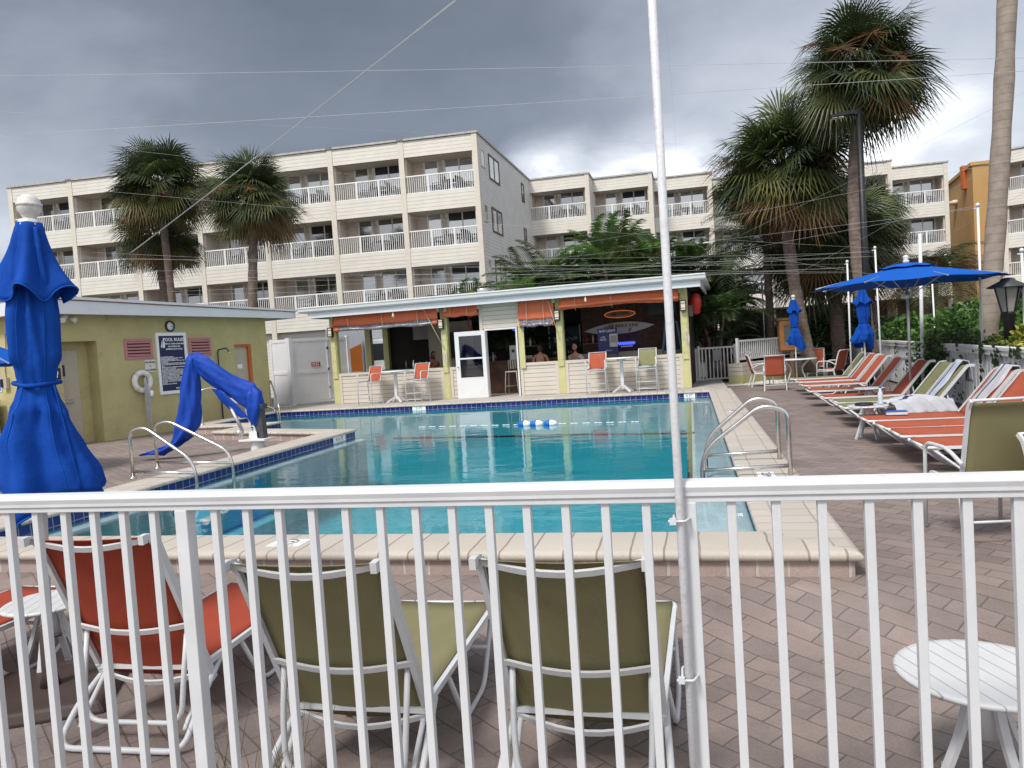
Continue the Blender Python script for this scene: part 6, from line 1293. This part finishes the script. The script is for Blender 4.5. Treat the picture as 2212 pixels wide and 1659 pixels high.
leafblob('shrub', 'green bush around the foot of the lantern post', 'bush', [(6.9, 13.2, .8, 1.1, 1.5, .75), (8.2, 12.6, .8, 1.2, 1.5, .8)], .16, 2200, ['shrub', 'hedge'], 5)
for i, (px, py, dd, lab) in enumerate(((1640, 720, 31, 'dark bush under the hotel overhang left of the notice box'), (1790, 715, 28, 'green bush between the two leaning palm trunks'), (1850, 712, 30, 'green bush behind the closed umbrella by the fence'), (1600, 735, 33, 'dark bush behind the white gate'))):
    q = D(px, py, dd); leafblob('shrub', lab, 'bush', [(q.x, q.y, q.z-.35, 1.4, 1.0, .95), (q.x+1.2, q.y+.3, q.z-.5, 1.1, .9, .8)], .17, 1500, ['shrub', 'hedge'] if i in (1, 2) else ['shrub', 'palmd'], 10+i)
q = D(8, 642, 60); leafblob('tree', 'distant green tree at the left picture edge', 'tree', [(q.x, q.y, q.z-1, 3, 3, 1.6), (q.x-3, q.y, q.z-1.5, 3, 3, 1.4)], .5, 900, ['hedge', 'shrub'], 20)
# vine leaves on the fence
rr = random.Random(77)

# ------------------------------------------------------------------ right fence, far fence and gate
M['fencew'] = stripes(mat('white_fence_boards', (.66, .68, .68), .6, var=.06, dirt=.25, dcol=(.25, .25, .2)), 0, .105, .12, .25, bumpd=.008, slope=False)
fp = [Vector((5.62, 30.0, 0)), Vector((5.30, 21.8, 0)), Vector((4.72, 14.0, 0)), Vector((4.30, 9.4, 0)), Vector((4.0, 2.4, 0))]
for i, (a, b) in enumerate(zip(fp, fp[1:])):
    d = b-a; L = d.length; t = thing('board_fence', ('far run of white board fence by the dining chairs', 'white board fence run behind the far red loungers', 'white board fence run behind the towelled loungers', 'near run of white board fence at the right edge')[i], 'fence', (a.x, a.y, DK), math.atan2(d.y, d.x), 'runs of white board fence')
    m = MB(); k = int(L/.105); [m.box(.105*j+.006, .105*j+.094, -.012+.006*(j % 2), .012+.006*(j % 2), .06, 1.10) for j in range(k)]; m.build('boards', 'whitefence2' if 'whitefence2' in M else M.setdefault('whitefence2', mat('weathered_white_boards', (.64, .66, .67), .6, var=.1, vs=4, dirt=.35, dcol=(.25, .25, .2))), t)
    m = MB(); m.box(0, L, .02, .05, .08, 1.08); m.build('backing', 'lampgrey', t)
    m = MB(); m.box(0, L, -.06, .07, 1.10, 1.16); m.box(0, L, -.045, -.013, 1.02, 1.10); m.build('cap_rail', 'whitefar', t, bevel=.006)
    [MB().box(x-.05, x+.05, .05, .12, 0, 1.1).build('post', 'whitefar', t) for x in (.05, L-.05)]
vine = MB(); vt = thing('vine', 'green vine creeping through the white board fence', 'vine', (4.8, 15, 0))
for _ in range(420):
    s = rr.random(); i = 1 if s < .35 else 2; f = rr.random(); a, b = fp[i], fp[i+1]; cl = round(f*5)/5+rr.gauss(0, .03); p = a+(b-a)*max(0, min(1, cl))+Vector((-.07, 0, rr.uniform(.0, 1.05)))-Vector((4.8, 15, 0)); q_ = rr.uniform(.03, .07)
    vine.add([p, p+Vector((-.02, q_, q_*.4)), p+Vector((-.03, 0, q_*1.6)), p+Vector((-.01, -q_, q_*.5))], [(0, 1, 2, 3)])
vine.build('leaves', 'shrub', vt)
def baluster_fence(name, label, p0, p1, h, cat='fence', sp=.125, gate=False):
    d = p1-p0; L = d.xy.length; t = thing(name, label, cat, p0, math.atan2(d.y, d.x)); m = MB(); m.box(0, L, -.03, .03, h-.06, h); m.box(0, L, -.025, .025, .10, .16); m.build('rails', 'whitefar', t)
    pm = None; n_ = int(L/sp)
    for k in range(1, n_):
        o = MB().box(-.018, .018, -.014, .014, .16, h-.06).build('baluster', 'rail', t) if pm is None else pm.copy()
        if pm is None: pm = o
        else: COL.objects.link(o)
        o.location = (L*k/n_, 0, 0)
    for x in (0, L): m = MB(); m.box(x-.035, x+.035, -.035, .035, 0, h+.06); m.build('post', 'whitefar', t)
    return t
g0, g1 = G(1512, 829, DK), G(1590, 823, DK)
gt = baluster_fence('gate', 'white baluster gate right of the bar', g0, g1, 1.22, 'gate'); m = MB(); d = (g1-g0).xy.length; m.box(d*.38, d*.62, -.04, -.03, .75, 1.12); m.build('notice_plate', 'greybin', gt)
q0 = G(1497, 832, DK); baluster_fence('fence_panel', 'narrow white fence panel between the bar and the gate', q0, g0-Vector((.08, 0, 0)), 1.15)
r0_, r1_ = D(1592, 735, 24.3), D(1745, 728, 27.5); ft = baluster_fence('fence_panel', 'raised white baluster fence behind the far bar chairs', Vector((r0_.x, r0_.y, .55)), Vector((r1_.x, r1_.y, .55)), r0_.z-.55); 
t = thing('planter_wall', 'low cream and lime wall below the raised far fence', 'wall', (r0_.x, r0_.y, DK), math.atan2(r1_.y-r0_.y, r1_.x-r0_.x)); L = (r1_-r0_).xy.length+1.6
MB().box(.0, L, -.15, .35, .28, .66).build('wall', 'siding2', t); MB().box(-.01, L+.01, -.16, .36, 0, .279).build('base', 'lime', t)
nb_ = D(1708, 724, 26); t = thing('notice_box', 'orange framed wooden notice box on a post beside the far umbrella', 'notice board', (nb_.x, nb_.y, DK), R(12))
m = MB(); m.box(-.42, .42, -.08, .08, nb_.z-DK-.52, nb_.z-DK+.52); m.build('case', 'tan', t); m = MB(); z = nb_.z-DK; m.box(-.40, .40, -.11, -.082, z-.50, z-.36); m.box(-.40, .40, -.11, -.082, z+.36, z+.50); m.box(-.40, -.26, -.11, -.082, z-.36, z+.36); m.box(.26, .40, -.11, -.082, z-.36, z+.36); m.build('frame', 'orangewood', t) if 'orangewood' in M else m.build('frame', M.setdefault('orangewood', mat('orange_wood', (.50, .20, .06), .5, var=.1)), t)
MB().box(-.26, .26, -.09, -.083, z-.36, z+.36).build('pane', 'glassl', t); m = MB(); m.box(-.5, .5, -.16, .14, z+.52, z+.60); m.build('roof', 'tan', t); MB().box(-.05, .05, -.05, .05, 0, z-.52).build('post', 'tan', t)
q = D(1625, 745, 34); t = thing('utility_cabinet', 'small white railing on an orange block under the hotel overhang', 'railing', (q.x, q.y, -.3)); MB().box(-.5, .5, -.2, .2, 0, q.z+.3).build('block', 'orangestucco', t); m = MB(); zz = q.z+.3; m.box(-.5, .5, -.03, .03, zz+.72, zz+.78); m.box(-.5, .5, -.03, .03, zz+.02, zz+.07); [m.box(-.48+.16*k-.02, -.48+.16*k+.02, -.02, .02, zz+.07, zz+.72) for k in range(7)]; m.build('railing', 'rail', t)

# ------------------------------------------------------------------ lamps, poles, lines
sb, st_ = D(1872, 640, 20), D(1852, 240, 20)
t = thing('street_lamp', 'tall black street lamp with a flat arm in front of the tallest palm', 'street lamp', (sb.x, sb.y, DK)); Hh = st_.z-DK
MB().tube([(0, 0, 0), (0, 0, Hh)], [.09, .075], 14).build('pole', 'black', t)
m = MB(); m.hexa([(-.12, -.09, Hh-.16), (-.05, -.09, Hh-.16), (-.05, .09, Hh-.16), (-.12, .09, Hh-.16)], [(-.12, -.09, Hh-.06), (-.05, -.09, Hh-.02), (-.05, .09, Hh-.02), (-.12, .09, Hh-.06)]); m.hexa([(-.70, -.13, Hh-.16), (-.12, -.09, Hh-.13), (-.12, .09, Hh-.13), (-.70, .13, Hh-.16)], [(-.70, -.13, Hh-.10), (-.12, -.09, Hh-.02), (-.12, .09, Hh-.02), (-.70, .13, Hh-.10)]); m.build('lamp_head', 'black', t)
m = MB(); [m.box(-.66+.16*k, -.54+.16*k, -.09+.10*j, -.01+.10*j, Hh-.185, Hh-.162) for k in range(2) for j in range(2)]; m.build('lens', 'lampglass', t)
lp = D(2180, 700, 13); lt_ = D(2172, 600, 13); t = thing('lantern_post', 'dark garden lantern on a black post at the right edge', 'lamp', (lp.x, lp.y, DK)); zt = lt_.z-DK
MB().lathe([(.09, 0), (.085, zt-.62), (.10, zt-.60), (.06, zt-.585)], 14).build('post', 'black', t)
m = MB()
for k in range(6):
    a0, a1 = k*math.pi/3, (k+1)*math.pi/3; P = lambda a, r_, z_: (r_*math.cos(a), r_*math.sin(a), z_); m.add([P(a0, .105, zt-.58), P(a1, .105, zt-.58), P(a1, .20, zt-.17), P(a0, .20, zt-.17)], [(0, 1, 2, 3)])
m.build('lantern_glass', 'lampglass2' if 'lampglass2' in M else M.setdefault('lampglass2', mat('grey_lantern_glass', (.30, .29, .27), .3, var=.05)), t)
m = MB(); [m.bar((.107*math.cos(a), .107*math.sin(a), zt-.58), (.204*math.cos(a), .204*math.sin(a), zt-.17), .022) for a in [k*math.pi/3 for k in range(6)]]; m.build('bars', 'black', t)
m = MB(); m.lathe([(.01, zt-.165), (.33, zt-.17), (.335, zt-.155), (.12, zt-.05), (.12, zt-.03), (.08, zt-.01), (.01, zt)], 6); q = m.build('cap', 'lampgrey', t)
poles = []
def thinpole(label, pb, pt, dist, r_=.022, cap=True, m_='whitefar'):
    b = D(*pb, dist); tp = D(*pt, dist); t = thing('line_pole', label, 'pole', (b.x, b.y, DK), 0, 'white poles carrying the lines'); z = tp.z-DK; dx, dy = tp.x-b.x, tp.y-b.y
    MB().tube([(0, 0, 0), (dx, dy, z)], r_, 8).build('pole', m_, t)
    if cap: m = MB(); m.lathe([(.01, 0), (r_*1.6, .0), (r_*1.6, .05), (.01, .07)], 8, (dx, dy, z-.02)); m.tube([(dx-.07, dy, z-.05), (dx, dy, z-.05)], .012, 6); m.build('cap', 'whitefar', t)
    poles.append(tp); return tp
T1 = thinpole('white line pole left of the street lamp foot', (1836, 730), (1830, 566), 19.5); T2 = thinpole('white line pole at the foot of the tallest palm', (1902, 735), (1890, 536), 19); T3 = thinpole('white line pole in front of the leaning palm trunk', (2122, 740), (2112, 444), 13.8); T4 = thinpole('white line pole at the right picture edge', (2214, 690), (2207, 542), 13)
T5 = thinpole('white line pole behind the open umbrella left side', (1862, 730), (1853, 612), 23, .018, False); T6 = thinpole('white line pole by the far fence and bush', (1652, 735), (1645, 600), 27, .02, False, 'alu')
t_ = thinpole('flaking white pole wrapped in a vine behind the open umbrella', (1992, 800), (1987, 505), 15.5, .035, False, 'chipped')
t_ = thinpole('thin white pole right of the vine wrapped pole', (2022, 720), (2013, 600), 19, .02, False)
wires = []
def wire(label, a, b, sag=.06, r_=.0018):
    a, b = Vector(a), Vector(b); t = thing('white_line', label, 'line', a, 0, 'white lines strung across the pool area'); d = b-a; L = d.length
    MB().tube([d*f-Vector((0, 0, 4*sag*f*(1-f))) for f in [i/14 for i in range(15)]], r_, 5).build('line', 'wire', t)
gl = 'thin white line among the many strung low in front of the hotel'
wire('thin white line high across the dark sky, topmost nearly level one', D(-60, 165, 11), D(2260, 124, 10.5), .02, .0028)
wire('thin white line crossing the sky, rising to the right', D(-60, 296, 11), D(2260, 150, 10.5), .02, .0028)
wire('thin white line crossing the sky, falling to the right from the left edge', D(-60, 238, 13), D(1480, 312, 24), .02, .0018)
wire('thin white line dropping from the left edge past the left palms', D(-60, 287, 13), D(1700, 470, 24), .05, .0018)
wire('steep white line from the top edge down to the left palms', D(1010, -18, 7), D(285, 545, 22), .02, .0042); wire('second strand of the steep white line from the top edge', D(1006, -18, 7), D(278, 548, 22), .03, .0032)
for k, (x, y, dd) in enumerate(((-60, 385, 15), (-60, 548, 15), (-60, 556, 17), (-60, 606, 17), (-60, 585, 20), (200, 545, 22))):
    wire(gl, D(x, y, dd), (T2, T1, T2, T1, T2, T1)[k]-Vector((0, 0, .05*k)), .12, .0018)
rr = random.Random(21)
for k in range(4): wire(gl, D(rr.uniform(300, 700), rr.uniform(585, 650), rr.uniform(24, 29)), (T1 if k % 2 else T2)-Vector((0, 0, .06+.07*k)), rr.uniform(.02, .2), .0022)
for k in range(3): wire(gl, D(rr.uniform(950, 1200), rr.uniform(560, 640), rr.uniform(26, 29)), (T3 if k % 2 else D(2260, 330+50*k, 12)), rr.uniform(.02, .15), .0018)
for k, (a, b) in enumerate((((1585, 515, 22), (2240, 185, 12)), ((1630, 640, 22), (2250, 300, 12)), ((1760, 660, 23), (2250, 395, 12)), ((1600, 545, 22), (1940, 600, 19)))):
    wire('white line slanting across the right palms, number %s from the top' % ('one', 'two', 'three', 'four')[k], D(*a), D(*b), .03, .0018)
wire('white line falling steeply across the tallest palm crown', D(1705, 85, 14), D(1960, 262, 18), .0, .0018)
wire('faint thin line rising beside the flag pole', D(1440, 60, 30), D(1462, 330, 45), .0, .0022)

# ------------------------------------------------------------------ grass wisps by the fence
rr = random.Random(31)
for j, (px, lab) in enumerate(((690, 'wispy dry grass tuft by the near fence post'), (590, 'wispy dry grass tuft below the green near lounger'))):
    q = G(px, 1690, -.36); t = thing('grass_tuft', lab, 'grass', (q.x, q.y-.25, -.36)); m = MB()
    for _ in range(22):
        a = rr.uniform(0, 6.28); L = rr.uniform(.25, .62); b = Vector((rr.uniform(-.12, .12), rr.uniform(-.05, .05), 0)); d = Vector((math.cos(a)*rr.uniform(.1, .5), math.sin(a)*.2, 1)).normalized(); m.tube([b, b+d*L*.6, b+d*L+Vector((d.x*.1, 0, -.02))], [.0016, .0013, .0005], 4)
    m.build('blades', 'palmy', t)
